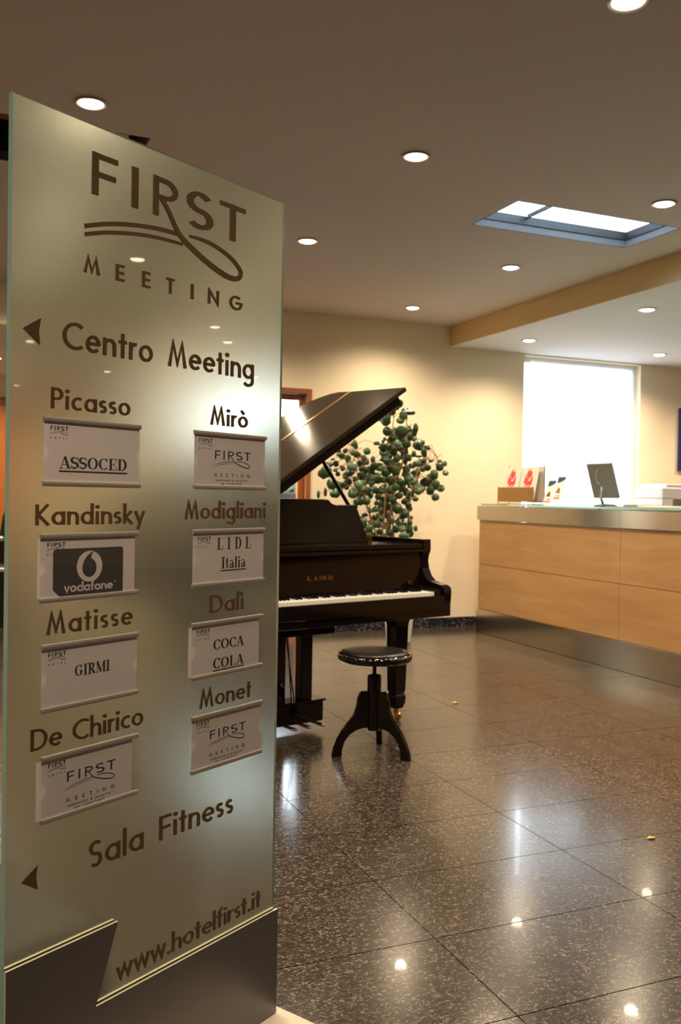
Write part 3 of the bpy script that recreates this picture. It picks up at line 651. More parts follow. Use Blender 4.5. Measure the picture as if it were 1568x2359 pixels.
def big_logo(x0, x1):
    def d(bm, U, Z, y0, y1):
        logo_print(bm, U(x0), U(x1), Z(.47), Z(.32), 0, 0, y0, y1, ('MEETING', Z(.775), Z(.715), 3), 1)
        word(bm, "GARANZIA & QUALITA'", U(x0+.03), U(x1-.04), Z(.850), Z(.818)-Z(.850), y0, y1, gap=.12, wd=.10, mi=3)
        word(bm, 'per i Vostri Eventi'.replace('p', 'n'), U(x0+.10), U(x1-.12), Z(.905), Z(.872)-Z(.905), y0, y1, gap=.12, wd=.10, mi=3) if False else \
        word(bm, '@er i Vostri Eventi', U(x0+.10), U(x1-.12), Z(.905), Z(.872)-Z(.905), y0, y1, gap=.12, wd=.10, mi=3)
    return d
G['@'] = (.60, [O_(.30), [(.065, .66), (.065, -.32)]])
def ul(bm, u0, u1, z, t, y0, y1, mi=0): box(bm, u0, u1, y1, y0, z-t, z, mi)
def d1(bm, U, Z, y0, y1):
    word(bm, 'ASSOCED', U(.155), U(.85), Z(.735), Z(.56)-Z(.735), y0, y1, gap=.02, font=G2); ul(bm, U(.15), U(.855), Z(.765), .0028, y0, y1)
def d3(bm, U, Z, y0, y1):
    a, b, t, q = .0868, .2432, 1.1165, 1.0320; r = .006
    poly = [(a+.014, q), (b-.001, q), (b, q+.001)]+[(b-r+r*math.cos(x), t-r+r*math.sin(x)) for x in (0, .5, 1.05, 1.57)]+[(a+r-r*math.sin(x), t-r+r*math.cos(x)) for x in (0, .5, 1.05, 1.57)]+[(a, q+.012)]
    prism(bm, poly, y0, y1, lambda p, s, h: (p, h, s), 4)
    # ring emblem with a swept tail cut into it, then the word
    cx, cz = .1657, 1.0828; y2 = y1-.0002
    prism(bm, arc(cx, cz, .0285, .0285, 0, 360, 40)[:-1], y1, y2, lambda p, s, h: (p, h, s), 5)
    hole = arc(cx-.0005, cz-.0025, .0158, .0172, 75, -200, 26)
    hole += [(cx-.012, cz+.012), (cx-.004, cz+.021), (cx+.0045, cz+.0262), (cx+.0085, cz+.0268), (cx+.0045, cz+.022), (cx+.0028, cz+.0165)]
    prism(bm, hole, y2, y2-.0002, lambda p, s, h: (p, h, s), 4)
    word(bm, 'vodafone', .1107, .2190, 1.0385, .0165, y1, y2, gap=.07, wd=.17, mi=5)
    word(bm, 'TM', .2220, .2270, 1.0500, .0030, y1, y2, gap=.1, wd=.14, mi=5)
def d4(bm, U, Z, y0, y1):
    word(bm, 'L I D L', U(.32), U(.80), Z(.365), Z(.155)-Z(.365), y0, y1, gap=.05, font=G2)
    word(bm, 'Italia', U(.38), U(.725), Z(.695), Z(.495)-Z(.695), y0, y1, gap=.02, font=G2); ul(bm, U(.375), U(.73), Z(.725), .0022, y0, y1)
def d5(bm, U, Z, y0, y1): word(bm, 'GIRMI', U(.325), U(.69), Z(.535), Z(.37)-Z(.535), y0, y1, gap=.02, font=G2)
def d6(bm, U, Z, y0, y1):
    word(bm, 'COCA', U(.29), U(.72), Z(.525), Z(.345)-Z(.525), y0, y1, gap=.03, font=G2)
    word(bm, 'COLA', U(.29), U(.72), Z(.860), Z(.675)-Z(.860), y0, y1, gap=.03, font=G2); ul(bm, U(.29), U(.725), Z(.885), .0024, y0, y1)
CARDS = [
 ((.0640, .2825), (1.2275, 1.3505), 0, d1, 'white card with one underlined bold serif word, top left holder of the sign'),
 ((.4250, .6470), (1.2280, 1.3505), 0, big_logo(.255, .775), 'white card with large blue swoosh logo, top right holder of the sign'),
 ((.0600, .2805), (1.0218, 1.1446), -.006, d3, 'white card with dark rounded rectangle and ring emblem on the sign'),
 ((.4245, .6470), (1.0227, 1.1450), 0, d4, 'white card with two serif words, only the lower one underlined, right column second from top'),
 ((.0645, .2830), (.8276, .9494), 0, d5, 'white card with one small serif word without underline, third in the left column'),
 ((.4252, .6456), (.8298, .9507), -.009, d6, 'white card with two serif words of four letters, right column third from top'),
 ((.0670, .2850), (.6312, .7518), -.011, big_logo(.23, .755), 'creased white card with large swoosh logo, lowest of the left column'),
 ((.4285, .6470), (.6338, .7555), 0, big_logo(.23, .755), 'white card with large swoosh logo, lowest of the right column')]
for (u0, u1), (z0, z1), sh, dr_, lb in CARDS:
    holder(u0, u1, z0, z1)
    c = card(lb, u0, u1, z0, z1, sh, dr_)
    for ch in c.children:
        ch.data.materials.append(mat('dark_grey_print', (0.045, 0.042, 0.045), 0.45, var=0.1)); ch.data.materials.append(M_paper)
# black leather stool / pouf behind the sign
pf = empty('leather_pouf', (-0.02, 2.02, 0), .45); tag(pf, 'low black leather pouf behind the left foot of the glass sign', 'pouf')
obj('base', B(-.22, .22, -.22, .22, 0, .05), M_dplast, pf, bev=.005)
obj('body', B(-.24, .24, -.24, .24, .05, .25), M_leather, pf, bev=.02)
obj('cushion', B(-.245, .245, -.245, .245, .25, .335), M_leather, pf, bev=.03)

# ------------------------------------------------------------------ grand piano
PR = math.atan2(.251, .968)
piano = empty('grand_piano', (2.292, 4.154, 0), PR); tag(piano, 'black lacquered grand piano with raised lid, turned towards the camera left of the desk', 'piano')
XYZ = lambda p, q, h: (p, q, h)
# outer line of the case (a, b)
case = [(.10, .17), (.10, .60), (.095, .72), (.06, .84), (-.02, .94), (-.14, 1.02), (-.33, 1.17), (-.50, 1.33), (-.70, 1.46), (-.92, 1.53), (-1.15, 1.53), (-1.29, 1.48), (-1.33, 1.40), (-1.33, .17)]
inner = [(a+(-.035 if a > -.6 else .035 if a < -1.2 else 0), b-(.035 if b > .9 else 0)) for a, b in case]
inner[0] = (.065, .17); inner[-1] = (-1.295, .17)
bm = bmesh.new(); n = len(case)
V = [[bm.verts.new((a, b, z)) for a, b in ln] for ln in (case, inner) for z in (.67, .992)]
for i in range(n-1):
    for q in ((V[0][i], V[1][i], V[1][i+1], V[0][i+1]), (V[2][i], V[2][i+1], V[3][i+1], V[3][i]), (V[1][i], V[3][i], V[3][i+1], V[1][i+1]), (V[0][i], V[0][i+1], V[2][i+1], V[2][i])): bm.faces.new(q)
for i in (0, n-1): bm.faces.new((V[0][i], V[2][i], V[3][i], V[1][i]))
bmesh.ops.recalc_face_normals(bm, faces=bm.faces)
obj('rim', bm, M_black, piano, bev=.003)
bm = bmesh.new(); prism(bm, inner, .69, .80, XYZ); obj('soundboard', bm, M_gold, piano)
for i in range(5):
    a = -.15-.25*i; bm = bmesh.new(); prism(bm, [(a, .45), (a+.03, .45), (a-.28+.03, .95+.06*i), (a-.28, .95+.06*i)], .80, .84, XYZ); obj('plate_brace', bm, M_gold, piano)
bm = bmesh.new()
for i in range(60): tube(bm, [(.0-i*.020, .50, .86), (-.16-i*.018, .88+i*.0085, .86)], .0009, 4)
tag(obj('strings', bm, M_alu, piano), kind='stuff')
obj('damper_rail', B(-1.20, .02, .46, .49, .86, .93), M_black, piano)
obj('keybed', B(-1.33, .10, -.02, .50, .60, .668), M_black, piano, bev=.003)
obj('key_slip', B(-1.27, .04, -.032, -.012, .640, .712), M_black, piano, bev=.002)
arm = [(-.012, .618), (-.022, .677), (-.026, .730), (-.018, .752), (.005, .762), (.045, .768), (.095, .778), (.125, .800), (.148, .840), (.156, .880), (.150, .910), (.138, .935), (.140, .994), (.22, .994), (.22, .618)]
for s, (a0, a1) in enumerate(((.045, .1005), (-1.3305, -1.275))):
    bm = bmesh.new(); prism(bm, arm, a0, a1, lambda p, q, h: (h, p, q)); obj('arm', bm, M_black, piano, bev=.004)
for a0, a1 in ((.003, .045), (-1.275, -1.228)):
    bm = bmesh.new(); prism(bm, [(-.01, .67), (-.01, .735), (.0, .742), (.15, .748), (.15, .67)], a0, a1, lambda p, q, h: (h, p, q)); kb = obj('key_block', bm, M_black, piano, bev=.003)
bm = bmesh.new(); prism(bm, [(.150, .735), (.162, .925), (.185, .925), (.175, .735)], -1.275, .045, lambda p, q, h: (h, p, q)); fb = obj('fallboard', bm, M_black, piano)
bm = bmesh.new(); word(bm, 'K. KAWAI'.replace('K. K', 'K. K'), 0, .158, 0, .022, 0, -.0006, gap=.10, font=G2); lg = obj('maker_lettering', bm, M_brass, fb)
lg.location = (-.701, .1545, .803); lg.rotation_euler = (-.063, 0, 0)
bm = bmesh.new(); box(bm, -.055, -.020, .143, .152, .757, .775); obj('hinge_plate', bm, M_brass, fb)
obj('name_rail', B(-1.275, .045, .128, .20, .925, .943), M_black, piano, bev=.004)
obj('music_shelf', B(-1.275, .045, .145, .47, .945, .972), M_black, piano, bev=.004)
desk = [(-.16, .972), (-.235, 1.172), (-.375, 1.172), (-.395, 1.178), (-.415, 1.197), (-.43, 1.200), (-.79, 1.200), (-.805, 1.197), (-.825, 1.178), (-.845, 1.172), (-.985, 1.172), (-1.06, .972)]
bm = bmesh.new(); prism(bm, desk, .345, .365, lambda p, q, h: (p, h+(q-.97)*.12, q)); obj('music_desk', bm, M_lid, piano, bev=.003)
# keys
KW = 1.225/52
bm = bmesh.new(); box(bm, .0005, KW-.0005, 0, .150, .700, .728); wk = obj('white_key', bm, M_ivory, piano, bev=.0008); wk.location = (-1.225, 0, 0)
for i in range(1, 52):
    o = wk.copy(); COL.objects.link(o); o.parent = piano; o.location = (-1.225+i*KW, 0, 0)
bm = bmesh.new(); prism(bm, [(.052, .728), (.056, .738), (.060, .740), (.150, .740), (.150, .728)], -.0048, .0048, lambda p, q, h: (h, p, q)); bk = obj('black_key', bm, M_black, piano, bev=.0012); first = True
for i in range(51):
    if (i % 7) in (1, 4): continue       # A0 start: no sharp after B and E
    if first: bk.location = (-1.225+(i+1)*KW, 0, 0); first = False
    else: o = bk.copy(); COL.objects.link(o); o.parent = piano; o.location = (-1.225+(i+1)*KW, 0, 0)
# lid
TH = math.radians(33); ct, st_ = math.cos(TH), math.sin(TH)
LP = lambda c, b, h: (-1.33+c*ct-h*st_, b, 1.0+c*st_+h*ct)
flap = [(0, .125), (1.449, .125), (1.487, .62), (0, .62)]
main = [(0, .628), (1.488, .628), (1.503, .76), (1.492, .82), (1.465, .88), (1.42, .94), (1.36, .975), (1.24, 1.03), (1.02, 1.19), (.85, 1.35), (.65, 1.48), (.42, 1.56), (.18, 1.56), (.04, 1.51), (0, 1.42)]
bm = bmesh.new(); prism(bm, main, -.022, 0, LP); lid = obj('lid', bm, M_lid, piano, bev=.003)
bm = bmesh.new(); prism(bm, flap, -.022, 0, LP); fl = obj('lid_front_flap', bm, M_lid, piano, bev=.003)
bm = bmesh.new(); prism(bm, [(.04, .613), (1.475, .613), (1.475, .635), (.04, .635)], .0002, .0035, LP); obj('piano_hinge', bm, M_brass, piano)
bm = bmesh.new(); prism(bm, [(.04, .130), (1.385, .130), (1.385, .165), (.04, .165)], -.062, -.0225, LP); obj('lid_batten', bm, M_black, piano, bev=.003)
bm = bmesh.new(); tube(bm, [(-.075, .46, .985), (-.488, .46, 1.527)], .0105, 10); ps = obj('prop_stick', bm, M_black, piano, smooth=True)
obj('prop_bracket', B(-.10, -.055, .445, .475, .965, 1.012), M_brass, ps)
# legs
def leg(a, b):
    prof = [(.058, .600), (.058, .575), (.046, .545), (.043, .52), (.036, .165), (.030, .150), (.038, .140), (.036, .100), (.026, .070)]
    bm = bmesh.new(); R = [[bm.verts.new((a+sx*r, b+sy*r, z)) for sx, sy in ((-1, -1), (1, -1), (1, 1), (-1, 1))] for r, z in prof]
    for p, q in zip(R, R[1:]):
        for i in range(4): bm.faces.new((p[i], q[i], q[(i+1) % 4], p[(i+1) % 4]))
    bm.faces.new(R[0]); bm.faces.new(R[-1][::-1]); bmesh.ops.recalc_face_normals(bm, faces=bm.faces)
    lg_ = obj('leg', bm, M_black, piano, bev=.004)
    bm = bmesh.new(); lathe(bm, [(.010, -.011), (.022, -.010), (.026, 0), (.022, .010), (.010, .011)], 20); bmesh.ops.rotate(bm, verts=bm.verts, matrix=Matrix.Rotation(PI/2, 3, 'Y')); bmesh.ops.translate(bm, verts=bm.verts, vec=(a+.012, b, .026))
    lathe(bm, [(.016, .045), (.016, .071)], 14, (a, b, 0)); obj('caster', bm, M_brass, lg_, smooth=True)
leg(0.0, .285); leg(-1.22, .285); leg(-.85, 1.32)
# pedal lyre
ly = obj('pedal_box', B(-.80, -.435, .36, .46, .045, .150), M_black, piano, bev=.008)
obj('lyre_cap', B(-.79, -.425, .352, .468, .150, .162), M_black, ly, bev=.003)
obj('lyre_block', B(-.86, -.385, .34, .47, .50, .60), M_black, piano, bev=.004)
for a0 in (-.735, -.568): obj('lyre_post', B(a0, a0+.068, .375, .435, .162, .50), M_black, piano, bev=.004)
for p0, p1 in (((-.640, .42, .50), (-.595, .40, .162)), ((-.622, .43, .50), (-.612, .40, .162)), ((-.656, .46, .50), (-.70, .72, .60))):
    bm = bmesh.new(); tube(bm, [p0, p1], .0035, 8); obj('lyre_rod', bm, M_brass if p1[2] > .3 else M_black, piano)
for a in (-.695, -.61, -.525):
    bm = bmesh.new(); prism(bm, [(-.010, .36), (-.010, .30), (-.013, .26), (-.010, .238), (0, .228), (.010, .238), (.013, .26), (.010, .30), (.010, .36)], .052, .063, XYZ); bmesh.ops.translate(bm, verts=bm.verts, vec=(a, 0, 0)); obj('pedal', bm, M_brass, piano, bev=.003)

# ------------------------------------------------------------------ piano stool
stl = empty('piano_stool', (1.838, 3.90, 0)); tag(stl, 'round black piano stool with three curved legs in front of the piano', 'stool')
bm = bmesh.new(); lathe(bm, [(.150, .440), (.168, .443), (.176, .452), (.177, .466), (.172, .476), (.160, .480)], 48); seat = obj('seat', bm, M_black, stl, smooth=True)
bm = bmesh.new(); lathe(bm, [(.160, .480), (.158, .486), (.13, .490), (.08, .4925), (.02, .493)], 48); obj('cushion', bm, M_leather, seat, smooth=True)
bm = bmesh.new(); bmesh.ops.create_uvsphere(bm, u_segments=8, v_segments=5, radius=.0032); sd0 = obj('stud', bm, M_studs, seat, smooth=True)
for i in range(44):
    o = sd0 if i == 0 else sd0.copy()
    if i: COL.objects.link(o); o.parent = seat
    t = 2*PI*i/44; o.location = (.1735*math.cos(t), .1735*math.sin(t), .4745)
bm = bmesh.new(); lathe(bm, [(.045, .425), (.050, .430), (.050, .441)], 24); obj('collar', bm, M_black, stl, smooth=False)
bm = bmesh.new(); prof = []
for i in range(24): prof += [(.0085, .370+i*.0025), (.0100, .3712+i*.0025)]
lathe(bm, prof, 14); obj('screw', bm, M_dplast, stl)
bm = bmesh.new(); lathe(bm, [(.030, .112), (.033, .118), (.033, .365), (.030, .374), (.015, .378)], 28); obj('column', bm, M_black, stl, smooth=False)
legp = [(.030, .298), (.055, .300), (.072, .290), (.082, .262), (.088, .222), (.100, .190), (.125, .158), (.155, .122), (.180, .080), (.198, .038), (.206, 0), (.160, 0), (.158, .032), (.146, .068), (.122, .098), (.090, .117), (.060, .124), (.030, .126)]
for ang in (175, -59, 55):
    bm = bmesh.new(); prism(bm, legp, -.014, .014, lambda p, q, h: (p, h, q)); lg_ = obj('leg', bm, M_black, stl, bev=.004); lg_.rotation_euler = (0, 0, math.radians(ang))

# ------------------------------------------------------------------ round-leaved plant against the wall
plant = empty('potted_plant', (3.36, 6.80, 0)); tag(plant, 'tall round-leaved green plant in a pale pot against the cream wall behind the piano', 'plant')
bm = bmesh.new(); lathe(bm, [(.095, 0), (.100, .01), (.125, .25), (.132, .262), (.132, .275), (.118, .275), (.112, .24)], 32, (.07, .02, 0)); obj('pot', bm, M_pot, plant, smooth=False)
bm = bmesh.new(); lathe(bm, [(.112, .238), (.06, .248), (.01, .250)], 24, (.07, .02, 0)); obj('soil', bm, M_soil, plant)
LEAVES = [(3.399,1.995,0.03,0.03),(3.334,1.927,0.034,0.029),(3.438,1.896,0.036,0.039),(3.502,1.923,0.043,0.023),(3.277,1.851,0.043,0.049),(3.293,1.76,0.039,0.039),(3.42,1.762,0.049,0.046),(3.554,1.793,0.023,0.046),(3.339,1.709,0.032,0.032),(3.405,1.689,0.043,0.039),(3.504,1.723,0.025,0.043),(3.27,1.693,0.016,0.016),(2.998,1.646,0.023,0.031),(3.111,1.587,0.032,0.026),(3.198,1.655,0.029,0.018),(3.259,1.625,0.039,0.032),(3.308,1.627,0.029,0.029),(3.414,1.63,0.036,0.036),(3.476,1.655,0.029,0.036),(3.568,1.651,0.029,0.032),(3.597,1.674,0.025,0.025),(3.626,1.679,0.018,0.018),(3.676,1.636,0.017,0.023),(3.636,1.601,0.025,0.036),(3.544,1.579,0.02,0.03),(3.591,1.562,0.029,0.014),(2.874,1.552,0.037,0.02),(2.917,1.584,0.02,0.02),(2.943,1.671,0.021,0.018),(2.984,1.572,0.025,0.021),(2.941,1.523,0.023,0.021),(2.809,1.512,0.018,0.011),(2.837,1.479,0.024,0.024),(2.896,1.441,0.02,0.02),(2.753,1.41,0.034,0.044),(2.834,1.427,0.02,0.017),(2.854,1.396,0.02,0.017),(2.805,1.315,0.039,0.037),(2.748,1.246,0.014,0.04),(2.83,1.237,0.036,0.037),(2.885,1.633,0.029,0.021),(3.028,1.551,0.029,0.025),(3.053,1.487,0.029,0.029),(2.982,1.463,0.039,0.043),(3.082,1.43,0.036,0.029),(2.967,1.412,0.029,0.032),(3.024,1.349,0.036,0.032),(2.945,1.332,0.032,0.029),(2.906,1.306,0.027,0.026),(2.994,1.239,0.043,0.039),(3.065,1.277,0.036,0.032),(3.121,1.263,0.032,0.036),(3.106,1.183,0.036,0.043),(3.023,1.171,0.027,0.025),(3.216,1.342,0.018,0.018),(3.152,1.308,0.014,0.014),(3.181,1.469,0.036,0.029),(3.246,1.449,0.039,0.029),(3.261,1.522,0.032,0.021),(3.294,1.509,0.032,0.029),(3.383,1.541,0.032,0.029),(3.377,1.434,0.043,0.036),(3.476,1.451,0.032,0.029),(3.575,1.499,0.039,0.029),(3.568,1.424,0.036,0.029),(3.677,1.468,0.029,0.029),(3.705,1.525,0.021,0.014),(3.787,1.527,0.023,0.016),(3.834,1.506,0.025,0.02),(3.792,1.475,0.03,0.03),(3.738,1.409,0.036,0.05),(3.654,1.348,0.039,0.043),(3.756,1.335,0.032,0.036),(3.707,1.277,0.039,0.032),(3.588,1.272,0.036,0.032),(3.498,1.381,0.032,0.039),(3.549,1.345,0.029,0.029),(3.42,1.343,0.036,0.032),(3.313,1.362,0.036,0.029),(3.256,1.354,0.029,0.029),(3.331,1.274,0.036,0.043),(3.414,1.232,0.032,0.032),(3.258,1.273,0.032,0.036),(3.513,1.248,0.029,0.036),(3.465,1.18,0.032,0.029),(3.499,1.147,0.025,0.029),(3.4,1.12,0.039,0.039),(3.285,1.141,0.029,0.036),(3.269,1.104,0.034,0.032),(3.459,1.077,0.036,0.039),(3.203,1.159,0.017,0.02),(3.204,1.107,0.018,0.02),(3.148,1.103,0.021,0.025),(3.221,1.067,0.016,0.013),(3.189,1.045,0.021,0.021),(3.254,1.031,0.017,0.026),(3.101,1.066,0.027,0.017),(3.094,1.015,0.03,0.023),(3.143,0.95,0.032,0.043),(3.207,0.987,0.024,0.036),(3.336,1.024,0.036,0.034),(3.411,1.002,0.036,0.032),(3.522,1.047,0.021,0.021),(3.519,1.003,0.02,0.032),(3.507,0.95,0.032,0.03),(3.387,0.95,0.037,0.032),(3.463,0.891,0.046,0.03),(3.33,0.921,0.029,0.029),(3.24,0.928,0.025,0.025),(3.26,1.581,0.032,0.029),(3.164,1.519,0.018,0.032),(3.474,1.544,0.021,0.036),(3.448,1.587,0.029,0.021),(3.473,1.596,0.014,0.05),(3.355,1.731,0.036,0.032),(3.15,1.431,0.029,0.036),(3.218,1.214,0.025,0.029),(3.159,1.373,0.029,0.029),(3.362,1.378,0.029,0.029),(2.952,1.405,0.029,0.036),(3.08,1.321,0.036,0.029),(3.279,1.413,0.032,0.032),(3.358,1.186,0.029,0.029),(3.309,1.553,0.032,0.029),(3.358,1.592,0.029,0.029),(3.063,1.386,0.032,0.029),(3.142,1.227,0.029,0.032),(3.438,1.291,0.032,0.029),(3.38,1.297,0.029,0.029),(3.292,1.185,0.032,0.029),(3.176,0.906,0.021,0.021),(3.445,0.95,0.032,0.029),(3.272,0.98,0.025,0.025),(3.04,1.313,0.032,0.032),(3.389,1.659,0.032,0.032),(3.328,1.451,0.029,0.029),(3.546,1.301,0.029,0.029),(3.215,1.389,0.029,0.025)]
stems = [
 [(.06, .02, .24), (-.06, .0, .60), (-.15, .0, .87), (-.28, -.02, 1.20), (-.36, -.02, 1.42), (-.40, -.02, 1.62)],
 [(.07, .03, .24), (-.02, .02, .60), (-.06, .02, .95), (.02, .03, 1.26), (.02, .02, 1.55), (-.02, .02, 1.80), (.0, .0, 2.02)],
 [(.09, .01, .24), (.07, -.02, .60), (.11, -.02, .90), (.13, -.03, 1.20), (.20, -.03, 1.45), (.38, -.03, 1.55)],
 [(.05, -.01, .24), (-.10, -.05, .62), (-.14, -.06, .87), (-.12, -.06, 1.10), (-.10, -.05, 1.40)],
 [(.08, .05, .24), (.04, .05, .7), (.0, .06, 1.2), (.12, .05, 1.6), (.12, .04, 1.85)]]
for s in stems:
    bm = bmesh.new(); tube(bm, s, [.011-.0015*i for i in range(len(s))], 8); obj('stem', bm, M_bark, plant, smooth=True)
tw = bmesh.new()
leafmesh = []
for v_ in range(9):
    bm = bmesh.new(); N = 12
    c = bm.verts.new((0, 0, 0)); r1 = []
    for i in range(N):
        t = 2*PI*i/N; k = 1+random.uniform(-.05, .05); notch_ = .82 if i == 9 else 1
        r1.append(bm.verts.new((math.cos(t)*k*notch_, math.sin(t)*k*notch_, .10*math.cos(2*t)+random.uniform(-.03, .03)+.08)))
    for i in range(N): bm.faces.new((c, r1[i], r1[(i+1) % N]))
    g_ = bmesh.ops.extrude_face_region(bm, geom=list(bm.faces)); bmesh.ops.translate(bm, verts=[x for x in g_['geom'] if isinstance(x, bmesh.types.BMVert)], vec=(0, 0, -.025))
    bmesh.ops.recalc_face_normals(bm, faces=bm.faces)
    me = bpy.data.meshes.new('leaf'); bm.to_mesh(me); bm.free(); me.materials.append((M_leaf, M_leaf3, M_leaf2)[v_ % 3]); me.polygons.foreach_set('use_smooth', [True]*len(me.polygons)); leafmesh.append(me)
def nearest(p):
    best = None
    for s in stems:
        for a, b in zip(s, s[1:]):
            for t in (0, .33, .66, 1):
                q = Vector(a).lerp(Vector(b), t)
                if q.z > p.z+.05: continue
                d = (q-p).length+max(0, p.z-q.z-.3)*.3
                if best is None or d < best[0]: best = (d, q)
    return best[1]
extra = []
for (X_, Z_, rx, rz) in LEAVES:
    for _q in range(2 if random.random() < .15 else 1): extra.append((X_+random.uniform(-.06, .06), Z_+random.uniform(-.06, .04), rx*.9, rz*.9, 1))
vd = Vector((-.45, -.89, 0))
for (X_, Z_, rx, rz, back) in [(*q, 0) for q in LEAVES]+extra:
    dy = random.uniform(.06, .22) if back else random.uniform(-.20, .06)
    k = 1+dy/6.82
    p = Vector((X_*k-3.36, .02+dy, 1.22+(Z_-1.22)*k))
    p.y = min(p.y, .62)
    me = random.choice(leafmesh); o = mesh_obj('leaf', me, plant); o.location = p
    base_ = math.atan2(vd.x, -vd.y)
    ratio = min(rx, rz)/max(rx, rz)
    q = Matrix.Rotation(PI-.46+random.uniform(-.35, .35), 4, 'Z') @ Matrix.Rotation(-PI/2+random.uniform(-.45, .45), 4, 'X') @ Matrix.Rotation(random.uniform(0, 6.28), 4, 'Z')
    o.rotation_euler = q.to_euler()
    sc_ = (rx+rz)/2*(1.0 if ratio > .8 else 1.08)*random.uniform(1.0, 1.22)
    o.scale = (sc_, sc_, sc_)
    if ratio < .75:
        # leaf turned edge-on
        q = Matrix.Rotation(-.46, 4, 'Z') @ Matrix.Rotation(math.radians(90), 4, 'X')
        o.rotation_euler = q.to_euler(); o.scale = (rx, rz, (rx+rz)/2)
    n_ = nearest(p); mid = n_.lerp(p, .5)+Vector((0, 0, .03+random.uniform(0, .04)))
    tube(tw, [n_, mid, p], [.0028, .002, .0014], 5)
obj('twigs', tw, M_bark, plant)
# fallen dry leaves on the floor
for (x, y, s, lb) in ((2.744, 4.689, .020, 'small dry ochre leaf on the floor right of the piano stool'), (2.327, 2.569, .017, 'small dry ochre leaf on the floor at the right picture edge')):
    bm = bmesh.new(); pts = [(-1.2, 0), (-.5, .5), (.1, .65), (.4, .3), (1.1, .1), (.6, -.4), (-.3, -.6)]
    a = [bm.verts.new((p*s, q*s, .003+abs(q)*s*.35)) for p, q in pts]; b = [bm.verts.new((v.co.x, v.co.y, v.co.z-.0015)) for v in a]
    bm.faces.new(a); bm.faces.new(b[::-1])
    for i in range(len(a)): bm.faces.new((a[i], b[i], b[(i+1) % len(a)], a[(i+1) % len(a)]))
    bmesh.ops.recalc_face_normals(bm, faces=bm.faces)
    o = obj('dry_leaf', bm, M_leafd); o.location = (x, y, 0); tag(o, lb, 'leaf')

# ------------------------------------------------------------------ reception desk
CX, CY1, CY0 = 4.392, 7.14, 1.20
deskr = empty('reception_desk', (CX, (CY0+CY1)/2, 0)); tag(deskr, 'beech panelled reception desk with brushed steel top band and steel plinth', 'desk')
def LC(bmx): bmesh.ops.translate(bmx, verts=bmx.verts, vec=(-CX, -(CY0+CY1)/2, 0)); return bmx
obj('carcass', LC(B(CX+.022, CX+.60, CY0+.02, CY1-.02, .02, 1.02)), M_dplast, deskr)
seams = [CY1, 5.23, 3.32, CY0]
for a, b in zip(seams, seams[1:]):
    for z0, z1 in ((.216, .6195), (.6235, 1.020)): obj('wood_panel', LC(B(CX, CX+.020, b+.0015, a-.0015, z0, z1)), M_beech, deskr, bev=.001)
    obj('top_band', LC(B(CX-.014, CX+.022, b+.0006 if b > CY0 else b, a-.0006 if a < CY1 else a+.02, 1.022, 1.149)), M_steel, deskr, bev=.001)
    obj('plinth_sheet', LC(B(CX-.004, CX+.020, b+.0006, a-.0006 if a < CY1 else a+.02, .002, .212)), M_steel, deskr, bev=.001)
obj('end_panel', LC(B(CX+.021, CX+.60, CY1-.019, CY1, .02, 1.02)), M_beech, deskr)
obj('steel_top', LC(B(CX+.023, CX+.62, CY0, CY1+.02, 1.125, 1.149)), M_steel, deskr)
obj('glass_top', LC(B(CX-.002, CX+.62, CY0, CY1-.03, 1.1555, 1.1685)), M_teal, deskr, bev=.001)
bm = bmesh.new()
for y in (1.6, 2.6, 3.6, 4.6, 5.6, 6.6):
    for x in (CX+.10, CX+.5): lathe(bm, [(.012, 1.149), (.012, 1.1555)], 12, (x, y, 0))
tag(obj('glass_spacers', LC(bm), M_steel, deskr), kind='stuff')
ZC = 1.1686
# brochure stand
bs = empty('brochure_stand', (4.56, 6.74, ZC)); tag(bs, 'brass brochure stand with bronze mirror front at the left end of the desk', 'stand')
obj('base', B(-.065, .06, -.27, .27, 0, .008), M_brass, bs)
for y in (-.27, .27):
    bm = bmesh.new(); tube(bm, [(-.06, y, 0), (-.06, y, .155)], .004, 8); obj('post', bm, M_brass, bs)
    bm = bmesh.new(); tube(bm, [(.055, y, 0), (.055, y, .345)], .004, 8); obj('post', bm, M_brass, bs)
obj('front_plate', B(-.062, -.058, -.265, .265, .022, .150), M_bronzeplex, bs)
obj('back_plate', B(.053, .057, -.265, .265, .02, .330), M_cardw, bs)
obj('shelf', B(-.057, .052, -.26, .26, .022, .028), M_bronzeplex, bs)
def flower(bm, cy, cz, x, s):
    rnd = random.Random(3)
    for i in range(60):
        a = rnd.uniform(0, 6.28); r = s*math.sqrt(rnd.random()); q = .013*rnd.uniform(.6, 1.1)
        yy, zz = cy+r*math.cos(a)*.8, cz+r*math.sin(a)
        prism(bm, [(yy+q*math.cos(k*PI/3+a), zz+q*math.sin(k*PI/3+a)*(1-.15*(k % 2))) for k in range(6)], x, x-.0003-.00002*i, lambda p, q_, h: (h, p, q_), 0)
for k, (y0, y1) in enumerate(((.006, .250), (-.250, -.004))):
    c = obj('brochure', B(-.002, .004, y0, y1, 0, .30), M_cardw); c.location = (4.56-.045, 6.74, ZC+.032); c.rotation_euler = (0, .20, 0)
    tag(c, ('white brochure with red flower, left one in the brass stand', 'white brochure with red flower, right one in the brass stand')[k], 'brochure', None)
    bm = bmesh.new(); flower(bm, (y0+y1)/2, .19, -.002, .075); obj('flower_print', bm, M_flower, c)
    bm = bmesh.new(); box(bm, -.0024, -.0019, (y0+y1)/2-.025, (y0+y1)/2+.025, .268, .284); obj('title_print', bm, M_yel, c)
